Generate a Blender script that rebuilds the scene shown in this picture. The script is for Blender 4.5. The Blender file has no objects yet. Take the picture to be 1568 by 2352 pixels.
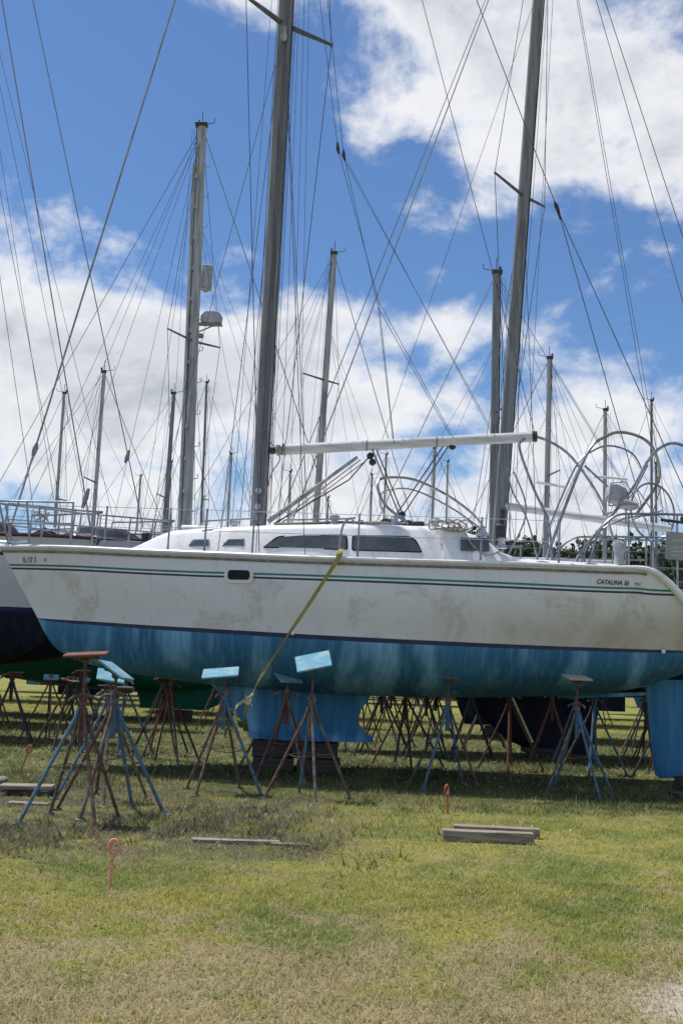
import bpy, math, random
import numpy as np
from mathutils import Vector, Matrix, Euler
random.seed(7); rng=np.random.default_rng(7)
S=bpy.context.scene; COL=S.collection
R=math.radians
# ------------------------------------------------------------------ helpers
def link(o,parent=None):
    COL.objects.link(o)
    if parent is not None: o.parent=parent
    return o
def empty(name,loc,label,cat,yaw=0,group=None):
    o=bpy.data.objects.new(name,None); o.empty_display_size=.2; o.location=loc; o.rotation_euler=(0,0,yaw)
    o["label"]=label; o["category"]=cat
    if group: o["group"]=group
    return link(o)
class MB:
    def __init__(s): s.v=[];s.f=[];s.m=[]
    def add(s,vs,fs,m=0):
        b=len(s.v); s.v+= [tuple(p) for p in vs]; s.f+=[tuple(i+b for i in f) for f in fs]; s.m+=[m]*len(fs)
    def tube(s,pts,r,n=8,m=0,closed=False,sc=None):
        P=[Vector(p) for p in pts]; N=len(P); rr=r if isinstance(r,(list,tuple)) else [r]*N
        vs=[];fs=[];ref=None
        for i in range(N):
            if closed: t=(P[(i+1)%N]-P[i-1])
            else: t=P[min(i+1,N-1)]-P[max(i-1,0)]
            if t.length<1e-9: t=Vector((0,0,1))
            t.normalize()
            if ref is None:
                ref=Vector((0,1,0)) if abs(t.y)<.9 else Vector((1,0,0))
            a=(ref-t*ref.dot(t)).normalized(); ref=a; b=t.cross(a)
            for k in range(n):
                an=2*math.pi*(k+.5)/n
                d=(a*math.cos(an)+b*math.sin(an))*rr[i]
                if sc: d=Vector((d.x*sc[0],d.y*sc[1],d.z))
                vs.append(P[i]+d)
        L=N if closed else N-1
        for i in range(L):
            for k in range(n):
                j=(i+1)%N
                fs.append((i*n+k,i*n+(k+1)%n,j*n+(k+1)%n,j*n+k))
        if not closed:
            fs.append(tuple(range(n))[::-1]); fs.append(tuple((N-1)*n+k for k in range(n)))
        s.add(vs,fs,m)
    def box(s,c,d,rot=(0,0,0),m=0,bev=0.0,taper=1.0):
        M=Euler(rot).to_matrix(); hx,hy,hz=d[0]/2,d[1]/2,d[2]/2
        if bev<=0:
            vs=[]
            for z in(-hz,hz):
                k=taper if z>0 else 1
                for x,y in((-hx,-hy),(hx,-hy),(hx,hy),(-hx,hy)): vs.append(Vector(c)+M@Vector((x*k,y*k,z)))
            s.add(vs,[(3,2,1,0),(4,5,6,7),(0,1,5,4),(1,2,6,5),(2,3,7,6),(3,0,4,7)],m)
        else:
            prof=[(-hz,bev),(-hz+bev,0),(hz-bev,0),(hz,bev)]
            vs=[]
            for z,ins in prof:
                x,y=hx-ins,hy-ins; b=bev
                for px,py in((-x+b,-y),(x-b,-y),(x,-y+b),(x,y-b),(x-b,y),(-x+b,y),(-x,y-b),(-x,-y+b)):
                    vs.append(Vector(c)+M@Vector((px,py,z)))
            fs=[tuple(range(8))[::-1],tuple(24+i for i in range(8))]
            for r_ in range(3):
                for k in range(8): fs.append((r_*8+k,r_*8+(k+1)%8,r_*8+8+(k+1)%8,r_*8+8+k))
            s.add(vs,fs,m)
    def lathe(s,c,prof,n=16,m=0,rot=(0,0,0)):
        M=Euler(rot).to_matrix(); vs=[];fs=[]
        for r,z in prof:
            for k in range(n):
                a=2*math.pi*k/n; vs.append(Vector(c)+M@Vector((r*math.cos(a),r*math.sin(a),z)))
        for i in range(len(prof)-1):
            for k in range(n): fs.append((i*n+k,i*n+(k+1)%n,(i+1)*n+(k+1)%n,(i+1)*n+k))
        fs.append(tuple(range(n))[::-1]); fs.append(tuple((len(prof)-1)*n+k for k in range(n)))
        s.add(vs,fs,m)
    def mesh(s,name,mats,smooth=True,ang=35):
        me=bpy.data.meshes.new(name); me.from_pydata(s.v,[],s.f)
        for m in mats: me.materials.append(m)
        me.polygons.foreach_set("material_index",s.m)
        if smooth:
            me.polygons.foreach_set("use_smooth",[True]*len(s.f)); me.update()
            try: me.set_sharp_from_angle(angle=R(ang))
            except Exception: pass
        me.update(); return me
    def obj(s,name,mats,parent=None,loc=(0,0,0),smooth=True,ang=35):
        o=bpy.data.objects.new(name,s.mesh(name,mats,smooth,ang)); o.location=loc
        return link(o,parent)
def cr(pts,n=6):
    P=np.array(pts,float); out=[]
    for i in range(len(P)-1):
        p0=P[max(i-1,0)];p1=P[i];p2=P[i+1];p3=P[min(i+2,len(P)-1)]
        for k in range(n):
            t=k/n; out.append(.5*((2*p1)+(-p0+p2)*t+(2*p0-5*p1+4*p2-p3)*t*t+(-p0+3*p1-3*p2+p3)*t**3))
    out.append(P[-1]); return np.array(out)
# ------------------------------------------------------------------ materials
class NT:
    def __init__(s,nt): s.t=nt; s.n=nt.nodes; s.l=nt.links
    def node(s,t,**k):
        x=s.n.new(t)
        for a,b in k.items(): setattr(x,a,b)
        return x
    def put(s,sock,v):
        if isinstance(v,bpy.types.NodeSocket): s.l.new(v,sock)
        elif isinstance(v,(tuple,list)) and len(v)==3 and sock.type=='RGBA': sock.default_value=(*v,1)
        else: sock.default_value=v
    def M(s,op,a,b=None,c=None,clamp=False):
        x=s.node('ShaderNodeMath',operation=op); x.use_clamp=clamp
        s.put(x.inputs[0],a)
        if b is not None: s.put(x.inputs[1],b)
        if c is not None: s.put(x.inputs[2],c)
        return x.outputs[0]
    def noise(s,vec,scale,detail=4,rough=.55,dist=0):
        x=s.node('ShaderNodeTexNoise'); s.put(x.inputs['Vector'],vec)
        x.inputs['Scale'].default_value=scale;x.inputs['Detail'].default_value=detail
        x.inputs['Roughness'].default_value=rough;x.inputs['Distortion'].default_value=dist
        return x.outputs[0]
    def ss(s,v,a,b,lo=0,hi=1):
        x=s.node('ShaderNodeMapRange',interpolation_type='SMOOTHSTEP'); s.put(x.inputs[0],v)
        x.inputs[1].default_value=a;x.inputs[2].default_value=b;x.inputs[3].default_value=lo;x.inputs[4].default_value=hi
        return x.outputs[0]
    def mix(s,f,a,b,bt='MIX'):
        x=s.node('ShaderNodeMix',data_type='RGBA',blend_type=bt); s.put(x.inputs[0],f); s.put(x.inputs[6],a); s.put(x.inputs[7],b)
        return x.outputs[2]
    def vscale(s,vec,sc):
        x=s.node('ShaderNodeMapping'); s.put(x.inputs[0],vec); x.inputs['Scale'].default_value=sc; return x.outputs[0]
def newmat(name):
    m=bpy.data.materials.new(name); m.use_nodes=True; nt=NT(m.node_tree); b=m.node_tree.nodes['Principled BSDF']
    return m,nt,b
def paint(name,c1,c2=None,scale=3,rough=.5,metal=0,lo=.4,hi=.65,stretch=(1,1,1),bump=0,bscale=None,detail=6,spec=.5):
    m,nt,b=newmat(name)
    tc=nt.node('ShaderNodeTexCoord').outputs['Object']
    if c2 is None: c2=tuple(x*.8 for x in c1)
    n=nt.noise(nt.vscale(tc,stretch),scale,detail,.62)
    col=nt.mix(nt.ss(n,lo,hi),c1,c2)
    n2=nt.noise(tc,scale*7,3,.6)
    col=nt.mix(nt.ss(n2,.3,.75,0,.25),col,tuple(x*.55 for x in c1))
    nt.put(b.inputs['Base Color'],col); b.inputs['Roughness'].default_value=rough; b.inputs['Metallic'].default_value=metal
    b.inputs['Specular IOR Level'].default_value=spec
    if bump:
        bp=nt.node('ShaderNodeBump'); bp.inputs['Strength'].default_value=bump; bp.inputs['Distance'].default_value=.02
        nt.put(bp.inputs['Height'],nt.noise(tc,bscale or scale*5,5,.6)); nt.put(b.inputs['Normal'],bp.outputs[0])
    return m
def topside_mat(name,base=(.72,.74,.79),dirt=.8):
    m,nt,b=newmat(name); tc=nt.node('ShaderNodeTexCoord').outputs['Object']
    sp=nt.node('ShaderNodeSeparateXYZ'); nt.put(sp.inputs[0],tc)
    big=nt.noise(nt.vscale(tc,(1,1,.8)),1.1,6,.68,.6)
    streak=nt.noise(nt.vscale(tc,(9,9,.35)),1.5,5,.6)
    fine=nt.noise(tc,14,6,.7)
    aft=nt.ss(sp.outputs[0],-.5,4.8,.0,1.0); low=nt.ss(sp.outputs[2],2.85,2.1)
    f=nt.M('MULTIPLY',nt.M('MULTIPLY',aft,low),nt.ss(big,.3,.6,.45,1))
    col=nt.mix(nt.M('MULTIPLY',f,.95*dirt),base,(.38,.30,.185))
    patch=nt.M('MULTIPLY',nt.ss(big,.52,.60),nt.ss(fine,.35,.6,.3,1))
    patch=nt.M('MULTIPLY',patch,nt.ss(sp.outputs[2],2.98,2.8))
    col=nt.mix(nt.M('MULTIPLY',patch,.62*dirt),col,(.43,.395,.36))
    col=nt.mix(nt.M('MULTIPLY',nt.ss(streak,.5,.78),.3*dirt),col,(.42,.39,.36))
    nt.put(b.inputs['Base Color'],col); nt.put(b.inputs['Roughness'],nt.ss(big,.3,.7,.35,.6)); b.inputs['Specular IOR Level'].default_value=.35
    return m
def bottom_mat(name,c1,c2,c3,chalk=0):
    m,nt,b=newmat(name); tc=nt.node('ShaderNodeTexCoord').outputs['Object']
    big=nt.noise(tc,.9,5,.6,.5); st=nt.noise(nt.vscale(tc,(10,3,.5)),1.8,7,.7); fine=nt.noise(tc,22,4,.7)
    st2=nt.noise(nt.vscale(tc,(1.5,.5,.12)),1.3,3,.5)
    col=nt.mix(nt.ss(big,.35,.65),c1,c2)
    col=nt.mix(nt.M('MULTIPLY',nt.ss(st,.44,.68),.6),col,c3)
    if chalk: col=nt.mix(nt.M('MULTIPLY',nt.ss(st2,.50,.66),nt.ss(st,.3,.65,.5,.95)),col,tuple(x*1.6+.03 for x in c3))
    col=nt.mix(nt.ss(fine,.55,.75,0,.3),col,tuple(x*.5 for x in c1))
    nt.put(b.inputs['Base Color'],col); b.inputs['Roughness'].default_value=.75; b.inputs['Specular IOR Level'].default_value=.2
    bp=nt.node('ShaderNodeBump'); bp.inputs['Strength'].default_value=.15; bp.inputs['Distance'].default_value=.01
    nt.put(bp.inputs['Height'],fine); nt.put(b.inputs['Normal'],bp.outputs[0])
    return m
m_top=topside_mat('topside_gelcoat'); m_top2=topside_mat('topside_gelcoat_plain',(.62,.63,.65),.4)
m_blue=bottom_mat('blue_antifouling',(.03,.13,.27),(.042,.175,.34),(.12,.27,.42),1)
m_keelblue=bottom_mat('keel_antifouling',(.04,.17,.35),(.05,.205,.41),(.13,.31,.48),1)
m_black=bottom_mat('black_antifouling',(.008,.010,.022),(.013,.017,.033),(.03,.035,.055))
m_green=bottom_mat('green_antifouling',(.01,.14,.10),(.015,.18,.13),(.05,.24,.19))
m_redb=bottom_mat('red_antifouling',(.16,.03,.02),(.2,.045,.03),(.25,.09,.07))
m_navy=paint('navy_stripe',(.012,.02,.085),(.02,.035,.12),6,.4)
m_canvas=paint('navy_canvas',(.015,.02,.045),(.03,.035,.06),5,.9,bump=.4,bscale=12)
m_teal=paint('teal_stripe',(.01,.17,.17),(.02,.22,.22),6,.4)
m_maroon=paint('maroon_trim',(.09,.018,.02),(.12,.03,.03),6,.5)
m_white=paint('white_gelcoat',(.80,.80,.81),(.62,.61,.59),3.5,.4,lo=.48,hi=.72)
m_deck=paint('deck_nonskid',(.68,.68,.66),(.55,.54,.5),3,.6,bump=.15,bscale=120)
m_rub=paint('rub_rail_vinyl',(.17,.155,.15),(.3,.28,.27),9,.6)
m_glass=paint('smoked_acrylic',(.07,.09,.10),(.11,.13,.14),2.5,.22,spec=.5)
m_gasket=paint('black_gasket',(.015,.015,.018),None,8,.7,spec=.2)
m_dark=paint('dark_glass',(.008,.01,.022),(.012,.016,.03),4,.35,spec=.2)
m_alu=paint('mast_aluminium',(.33,.34,.35),(.22,.225,.235),1.6,.45,.55,stretch=(6,6,.5))
m_alug=paint('mast_grey_paint',(.25,.26,.27),(.14,.148,.16),2.2,.55,.0,stretch=(6,6,.4),spec=.3)
m_alul=paint('mast_light_paint',(.44,.45,.45),(.25,.25,.25),2.2,.5,.0,stretch=(6,6,.4),spec=.3)
m_sprd=paint('spreader_dark_grey',(.10,.11,.12),(.15,.155,.16),6,.55,spec=.3)
m_boom=paint('boom_white_paint',(.62,.63,.64),(.45,.46,.47),3,.4,stretch=(.5,5,5))
m_ss=paint('stainless_tube',(.55,.56,.58),(.36,.37,.39),8,.22,.95)
m_hoop=paint('stainless_hoop',(.34,.35,.37),(.2,.21,.225),8,.28,.9)
m_wire=paint('stay_wire',(.13,.13,.14),(.08,.08,.09),3,.45,.6)
m_wirel=paint('furler_foil',(.27,.27,.27),(.17,.17,.175),3,.45,.3)
m_rope=paint('rope',(.42,.38,.3),(.22,.2,.2),25,.9,bump=.5,bscale=90)
m_ropeb=paint('dark_rope',(.05,.05,.07),(.16,.05,.06),25,.9)
m_blackp=paint('black_hardware',(.018,.018,.02),(.05,.05,.05),10,.5)
m_rust=paint('rusty_steel',(.10,.046,.033),(.18,.12,.095),14,.85,.1,bump=.5,bscale=60)
m_red=paint('faded_red_oxide',(.17,.045,.032),(.09,.05,.04),9,.8,bump=.4,bscale=60)
m_bluest=paint('blue_stand_paint',(.075,.17,.27),(.12,.09,.08),7,.8,lo=.50,hi=.62,bump=.4,bscale=60)
m_greyst=paint('weathered_stand_paint',(.17,.17,.155),(.11,.065,.045),9,.85,lo=.42,hi=.56,bump=.4,bscale=60)
m_darkst=paint('dark_stand_paint',(.03,.038,.05),(.07,.04,.032),9,.8,lo=.5,hi=.65)
m_padblue=paint('blue_painted_plywood',(.11,.30,.40),(.27,.38,.41),6,.85,lo=.43,hi=.62,bump=.3,bscale=50)
m_padred=paint('red_painted_plywood',(.2,.06,.04),(.15,.085,.065),8,.85,bump=.3,bscale=50)
m_padgrey=paint('bare_plywood',(.4,.38,.33),(.25,.22,.18),8,.85,stretch=(1,8,1))
m_padbrown=paint('brown_plywood',(.12,.085,.06),(.2,.15,.11),8,.85)
m_wood=paint('weathered_timber',(.34,.29,.235),(.16,.13,.105),3,.9,stretch=(1,14,14),bump=.6,bscale=30,lo=.42,hi=.62)
m_wooddk=paint('dark_timber',(.05,.042,.038),(.09,.075,.065),3,.9,stretch=(1,12,12),bump=.6,bscale=30)
m_conc=paint('concrete',(.27,.26,.23),(.15,.145,.13),5,.95,bump=.5,bscale=60)
m_orange=paint('salmon_painted_steel',(.75,.30,.22),(.5,.22,.16),18,.7,lo=.5,hi=.7,bump=.3,bscale=80)
m_orange2=paint('rusted_orange_steel',(.5,.14,.05),(.28,.09,.05),18,.75)
m_strap=paint('olive_webbing',(.30,.26,.055),(.38,.35,.14),30,.85,bump=.3,bscale=200)
m_strapp=paint('pale_webbing',(.48,.46,.2),(.62,.6,.38),20,.85)
m_vinyl=paint('white_vinyl_cushion',(.42,.44,.45),(.28,.30,.31),5,.5)
m_text=paint('decal_black',(.012,.015,.03),(.02,.025,.04),30,.5)
m_textf=paint('decal_faded',(.07,.06,.055),(.3,.28,.25),22,.6,lo=.5,hi=.65)
m_decal=paint('decal_orange',(.6,.3,.12),(.5,.4,.25),20,.6)
m_sign=paint('placard_grey',(.33,.34,.35),(.26,.27,.28),3,.5)
# ------------------------------------------------------------------ hull
MAIN=[(-5.31,3.27,.03,-4.64,2.19,.02,-4.55,2.02),(-5.1,3.262,.17,-4.45,2.185,.12,-4.33,1.74),
(-4.7,3.25,.42,-4.1,2.17,.32,-3.95,1.56),(-4.0,3.225,.78,-3.5,2.15,.62,-3.4,1.44),(-3.0,3.18,1.15,-2.7,2.12,.97,-2.7,1.35),
(-1.8,3.145,1.5,-1.6,2.09,1.33,-1.6,1.26),(-.5,3.12,1.72,-.4,2.06,1.56,-.4,1.21),(1,3.12,1.82,1,2.04,1.65,1,1.2),
(2.5,3.14,1.78,2.5,2.03,1.58,2.5,1.25),(3.8,3.155,1.62,3.8,2.035,1.35,3.8,1.34),(4.36,3.155,1.57,4.4,2.04,1.22,4.4,1.42),
(4.66,2.99,1.53,4.75,2.045,1.1,4.75,1.52),(4.95,2.70,1.49,5.1,2.05,1.0,5.1,1.64),(5.3,2.35,1.44,5.5,2.06,.9,5.5,1.8)]
FT=[0,.05,.235,.262,.285,.312,.45,.6,.8,1.0]
TH=[.075,.2,.4,.62,.85,1.08,1.3,math.pi/2]
def topside(rw,f):
    xs,zs,bs,xw,zw,bw=rw[:6]
    return xs+(xw-xs)*f, bs+(bw-bs)*f+.035*math.sin(math.pi*f)*bs, zs+(zw-zs)*f
def hull_mb(rows,smats,virt=None):
    mb=MB(); nr=len(rows); half=len(FT)+len(TH); n=2*half-1
    vs=[]
    for rw in rows:
        side=[]
        xs,zs,bs,xw,zw,bw,xb,zb=rw
        for f in FT:
            if virt and zs<virt:
                t=virt+(zw-virt)*f; f=min(max((zs-t)/(zs-zw),0),1)
            side.append(topside(rw,f))
        for th in TH:
            s_=math.sin(th); side.append((xw+(xb-xw)*s_,bw*max(math.cos(th),0)**.85,zw-(zw-zb)*s_))
        ring=[(x,-y,z) for x,y,z in side]+[(x,y,z) for x,y,z in side[-2::-1]]
        vs+=ring
    fs=[];ms=[]
    def band(k):
        if k>=half-1: k=n-2-k
        return smats[k]
    for i in range(nr-1):
        for k in range(n-1):
            fs.append((i*n+k,i*n+k+1,(i+1)*n+k+1,(i+1)*n+k)); ms.append(band(k))
    fs.append(tuple((nr-1)*n+k for k in range(n))[::-1]); ms.append(0)
    mb.v=vs; mb.f=fs; mb.m=ms
    return mb
def deck_mb(rows,camber=.07,drop=.0):
    mb=MB(); n=7; vs=[];fs=[]
    for rw in rows:
        for k in range(n):
            q=-1+2*k/(n-1); vs.append((rw[0]+.005,rw[2]*q*.99,rw[1]-drop+camber*(1-q*q)))
    for i in range(len(rows)-1):
        for k in range(n-1): fs.append((i*n+k,(i+1)*n+k,(i+1)*n+k+1,i*n+k+1))
    mb.add(vs,fs); return mb
def loft(secs,mb=None,m=0,cap=True):
    mb=mb or MB(); vs=[];fs=[]
    for x,wb,wt,zb,zt in secs:
        h=zt-zb
        ring=[(wb,zb),(wb+(wt-wb)*.85,zb+h*.85),(wt-.03,zb+h*.97),(wt-.12,zt+.01),(wt*.5,zt+.05*min(1,h/.3)),(0,zt+.065*min(1,h/.3))]
        pts=[(x,-y,z) for y,z in ring]+[(x,y,z) for y,z in ring[-2::-1]]
        vs+=pts
    n=11
    for i in range(len(secs)-1):
        for k in range(n-1): fs.append((i*n+k,i*n+k+1,(i+1)*n+k+1,(i+1)*n+k))
    if cap:
        fs.append(tuple(range(n))); fs.append(tuple((len(secs)-1)*n+k for k in range(n))[::-1])
    mb.add(vs,fs,m); return mb
def foil(profile,thick=0,mb=None,m=0):
    mb=mb or MB(); n=12; vs=[];fs=[]
    for xl,xt,z,th in profile:
        for k in range(n):
            a=2*math.pi*k/n; c=(1-math.cos(a))/2
            y=math.sin(a)*th*(1.25-.75*c)
            vs.append((xl+(xt-xl)*c,-y,z))
    for i in range(len(profile)-1):
        for k in range(n): fs.append((i*n+k,i*n+(k+1)%n,(i+1)*n+(k+1)%n,(i+1)*n+k))
    fs.append(tuple(range(n))[::-1]); fs.append(tuple((len(profile)-1)*n+k for k in range(n)))
    mb.add(vs,fs,m); return mb
def line_obj(name,pts,r,mat,parent,n=5):
    mb=MB(); mb.tube(pts,r,n); return mb.obj(name,[mat],parent)
# ================================================================== MAIN BOAT
D0=17.0
rowsM=cr(MAIN,5)
main=empty('sailboat',(0,D0,0),"white sailboat with blue bottom paint propped on jack stands","sailboat")
hull=hull_mb(rowsM,[0,0,1,0,2,0,0,0,0,2,3,3,3,3,3,3,3],3.15).obj('hull',[m_top,m_teal,m_navy,m_blue],main,ang=50)
hull["label"]="grimy white hull with teal and navy stripes, blue below"
deck_mb(rowsM).obj('deck',[m_deck],main)
mb=MB()
for sgn in(-1,1):
    P=[(r[0],sgn*(r[2]+.012),r[1]+.012) for r in rowsM]
    mb.tube(P,[.032 if p[0]<4.2 else min(.032+(p[0]-4.2)*.06,.055) for p in P],8)
mb.obj('toe_rail',[m_white],main)
mb=MB()
for sgn in(-1,1):
    P=[]
    for r in rowsM[:51]:
        x,y,z=topside(r,.055); P.append((x,sgn*(y+.008),z))
    mb.tube(P,.02,6)
mb.obj('rub_rail',[m_rub],main)
k=foil([(-1.98,.66,1.34,.17),(-1.82,.56,1.2,.15),(-1.62,.42,.98,.14),(-1.46,.37,.80,.15),(-1.36,.46,.66,.22),(-1.31,.60,.58,.36),(-1.29,.63,.50,.34)])
k.obj('keel',[m_keelblue],main,ang=60)
foil([(4.78,5.6,1.62,.05),(4.80,5.55,1.4,.06),(4.86,5.5,.8,.055),(4.93,5.42,.18,.045),(5.0,5.38,.13,.03)]).obj('rudder',[m_keelblue],main,ang=60)
mb=MB(); mb.add([(3.2,-.04,1.32),(4.9,-.03,1.42),(4.9,-.03,1.40),(4.74,-.03,1.36),(3.6,-.03,1.27),(3.2,.04,1.32),(4.9,.03,1.42),(4.9,.03,1.40),(4.74,.03,1.36),(3.6,.03,1.27)],
 [(0,1,2,3,4),(9,8,7,6,5),(4,3,8,9),(3,2,7,8),(0,4,9,5)]); mb.obj('skeg',[m_blue],main,smooth=False)
CAB=[(-3.3,.42,.36,3.14,3.26),(-3.0,.6,.5,3.14,3.38),(-2.55,.83,.70,3.14,3.55),(-1.9,1.0,.86,3.14,3.61),(-1.3,1.12,.98,3.14,3.65),(0,1.22,1.07,3.14,3.71),(1.2,1.22,1.07,3.14,3.73),(1.6,1.2,1.06,3.14,3.72)]
cab=loft([tuple(r) for r in cr(CAB,4)]).obj('cabin',[m_white],main,ang=40)
CA=np.array(CAB)
def side_y(x,z):
    wb,wt,zb,zt=[np.interp(x,CA[:,0],CA[:,i]) for i in(1,2,3,4)]
    f=(z-zb)/((zt-zb)); return wb+(wt-wb)*min(f,.9)
def window(poly,name='window',frame=None,parent=cab,glass=m_glass):
    for sgn in(-1,1):
        def lay(pl,off,th,mat,nm,par):
            b=MB(); n=len(pl); o=[];i_=[]
            for x,z in pl:
                y=side_y(x,z); o.append((x,sgn*(y+off+th),z)); i_.append((x,sgn*(y+off-.02),z))
            fs=[tuple(range(n)) ,tuple(range(n,2*n))[::-1]]+[(k,k+n,(k+1)%n+n,(k+1)%n) for k in range(n)]
            b.add(o+i_,fs); return b.obj(nm,[mat],par,smooth=False)
        cx=sum(p[0] for p in poly)/len(poly); cz=sum(p[1] for p in poly)/len(poly)
        g=lay(poly,.012,.006,glass,name,parent)
        big=[(p[0]+(.022 if p[0]>cx else -.022),p[1]+(.016 if p[1]>cz else -.016)) for p in poly]
        lay(big,.004,.006,frame or m_gasket,'frame',g)
def rnd(poly,r=.03,n=3):
    out=[];N=len(poly)
    for i in range(N):
        p=Vector(poly[i]);a=Vector(poly[i-1]);b=Vector(poly[(i+1)%N])
        ra=min(r,(a-p).length*.4);rb=min(r,(b-p).length*.4)
        p1=p+(a-p).normalized()*ra;p2=p+(b-p).normalized()*rb
        for k in range(n+1):
            t=k/n; q=p1*(1-t)**2+p*2*t*(1-t)+p2*t*t; out.append((q.x,q.y))
    return out
window(rnd([(-1.13,3.325),(-.9,3.48),(-.55,3.52),(.075,3.535),(.095,3.33)],.05))
window(rnd([(.19,3.325),(.19,3.53),(.98,3.55),(1.08,3.5),(1.19,3.335)],.04))
window(rnd([(-2.25,3.325),(-2.17,3.405),(-1.97,3.415),(-1.95,3.33)],.025),frame=m_ss)
window(rnd([(-1.73,3.33),(-1.66,3.43),(-1.43,3.435),(-1.42,3.335)],.025),frame=m_ss)
loft([(1.5,1.3,1.2,3.14,3.62),(1.75,1.32,1.22,3.14,3.66),(2.1,1.32,1.2,3.14,3.58),(2.35,1.32,1.18,3.14,3.38),(2.6,1.32,1.2,3.14,3.29),(4.2,1.28,1.16,3.14,3.26),(4.3,1.2,1.1,3.13,3.2)]).obj('cockpit_coaming',[m_white],main)
for s_ in(-1,1):
    mb=MB(); mb.box((1.95,s_*1.285,3.46),(.42,.03,.2),(R(10*s_),0,0),bev=.01); mb.obj('spray_screen',[m_glass],main)
for c,d,b_ in(((1.15,0,3.81),(1.1,.9,.08),.03),((-2.2,0,3.68),(.55,.55,.05),.02),((-.55,.35,3.80),(.4,.4,.05),.02)):
    mb=MB(); mb.box(c,d,bev=b_); mb.obj('hatch',[m_white],main)
mb=MB(); mb.box((1.62,-1.1,3.6),(.34,.25,.28),(0,R(-6),0),bev=.03); mb.obj('companionway_box',[m_white],main)
for x,y in((-.1,-.75),(.5,.6),(-1.7,.3)):
    mb=MB(); mb.lathe((x,y,3.7),[(.09,0),(.08,.03),(.055,.06),(.05,.11),(.075,.13),(.08,.17),(.03,.2)],12); mb.obj('deck_vent',[m_vinyl],main)
for a,b in(((-1.0,-.6),(1.0,-.72)),((-1.0,-.5),(1.0,-.64)),((-1.0,-.42),(1.05,-.55))):
    line_obj('deck_line',[(a[0],a[1],3.74),(0,(a[1]+b[1])/2,3.80),(b[0],b[1],3.81)],.010,random.choice([m_ropeb,m_rope]),main)
for sgn in(-1,1):
    for a,b,z0,z1 in((-2.1,-1.2,3.65,3.71),(-.9,.2,3.71,3.76)):
        mb=MB()
        mb.tube([(a,sgn*.8,z0),(a+.05,sgn*.8,z0+.06),(b-.05,sgn*.88,z1+.06),(b,sgn*.88,z1)],.014,6)
        mb.tube([((a+b)/2,sgn*.84,(z0+z1)/2-.02),((a+b)/2,sgn*.84,(z0+z1)/2+.06)],.012,6)
        mb.obj('grab_rail',[m_hoop],main)
def hull_y(x,z):
    X_=[];Y_=[]
    for r in rowsM:
        f=(r[1]-z)/(r[1]-r[4]); f=min(max(f,0),1); a,b,_=topside(r,f); X_.append(a);Y_.append(b)
    return float(np.interp(x,X_,Y_))
def conform(poly,off,th):
    n=len(poly); o=[(x,-(hull_y(x,z)+off+th),z) for x,z in poly]; i_=[(x,-(hull_y(x,z)+off-.01),z) for x,z in poly]
    b=MB(); b.add(o+i_,[tuple(range(n)),tuple(range(n,2*n))[::-1]]+[(k,k+n,(k+1)%n+n,(k+1)%n) for k in range(n)]); return b
def rect(cx,cz,w,h,r,sk=0): return rnd([(cx-w/2,cz-h/2),(cx-w/2,cz+h/2),(cx+w/2,cz+h/2-sk),(cx+w/2,cz-h/2-sk)],r,5)
pl=conform(rect(-1.42,2.86,.42,.23,.08),.012,.014).obj('portlight',[m_white],main,smooth=False)
conform(rect(-1.42,2.86,.315,.135,.05),.028,.004).obj('frame',[m_gasket],pl,smooth=False)
conform(rect(-1.42,2.86,.29,.115,.045),.033,.004).obj('glass',[m_dark],pl,smooth=False)
for x,z in((-.62,2.03),(4.72,1.98)):
    mb=MB(); mb.lathe((x,-hull_y(x,2.12)-.0,z+.04),[(.03,0),(.03,.02),(.018,.03)],12,rot=(R(90),0,0)); mb.obj('through_hull',[m_white],main)
def text(s_,x,z,size,mat,name='lettering',shear=0,sp=1,sx=1,parent=main,off=.003):
    cu=bpy.data.curves.new('t','FONT'); cu.body=s_; cu.size=size; cu.shear=shear; cu.space_character=sp; cu.offset=off
    o=bpy.data.objects.new('t',cu); COL.objects.link(o)
    me=bpy.data.meshes.new_from_object(o.evaluated_get(bpy.context.evaluated_depsgraph_get()))
    bpy.data.objects.remove(o)
    for v in me.vertices:
        X=x+v.co.x*sx; Z=z+v.co.y; v.co=(X,-hull_y(X,Z)-.008,Z)
    me.materials.clear(); me.materials.append(mat); me.name=name
    q=bpy.data.objects.new(name,me); return link(q,parent)
text("CATALINA 36",3.64,2.925,.092,m_text,shear=.3,sp=1.05,sx=.80,off=.002)
text("MkII",4.19,2.925,.07,m_textf,shear=.2,sx=.75,off=0)
text("FL 1 57  2",-4.88,3.03,.105,m_textf,name='registration_number',sx=.58)
conform(rect(-4.47,3.06,.05,.05,.01),.004,.003).obj('registration_decal',[m_decal],main,smooth=False)
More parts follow.
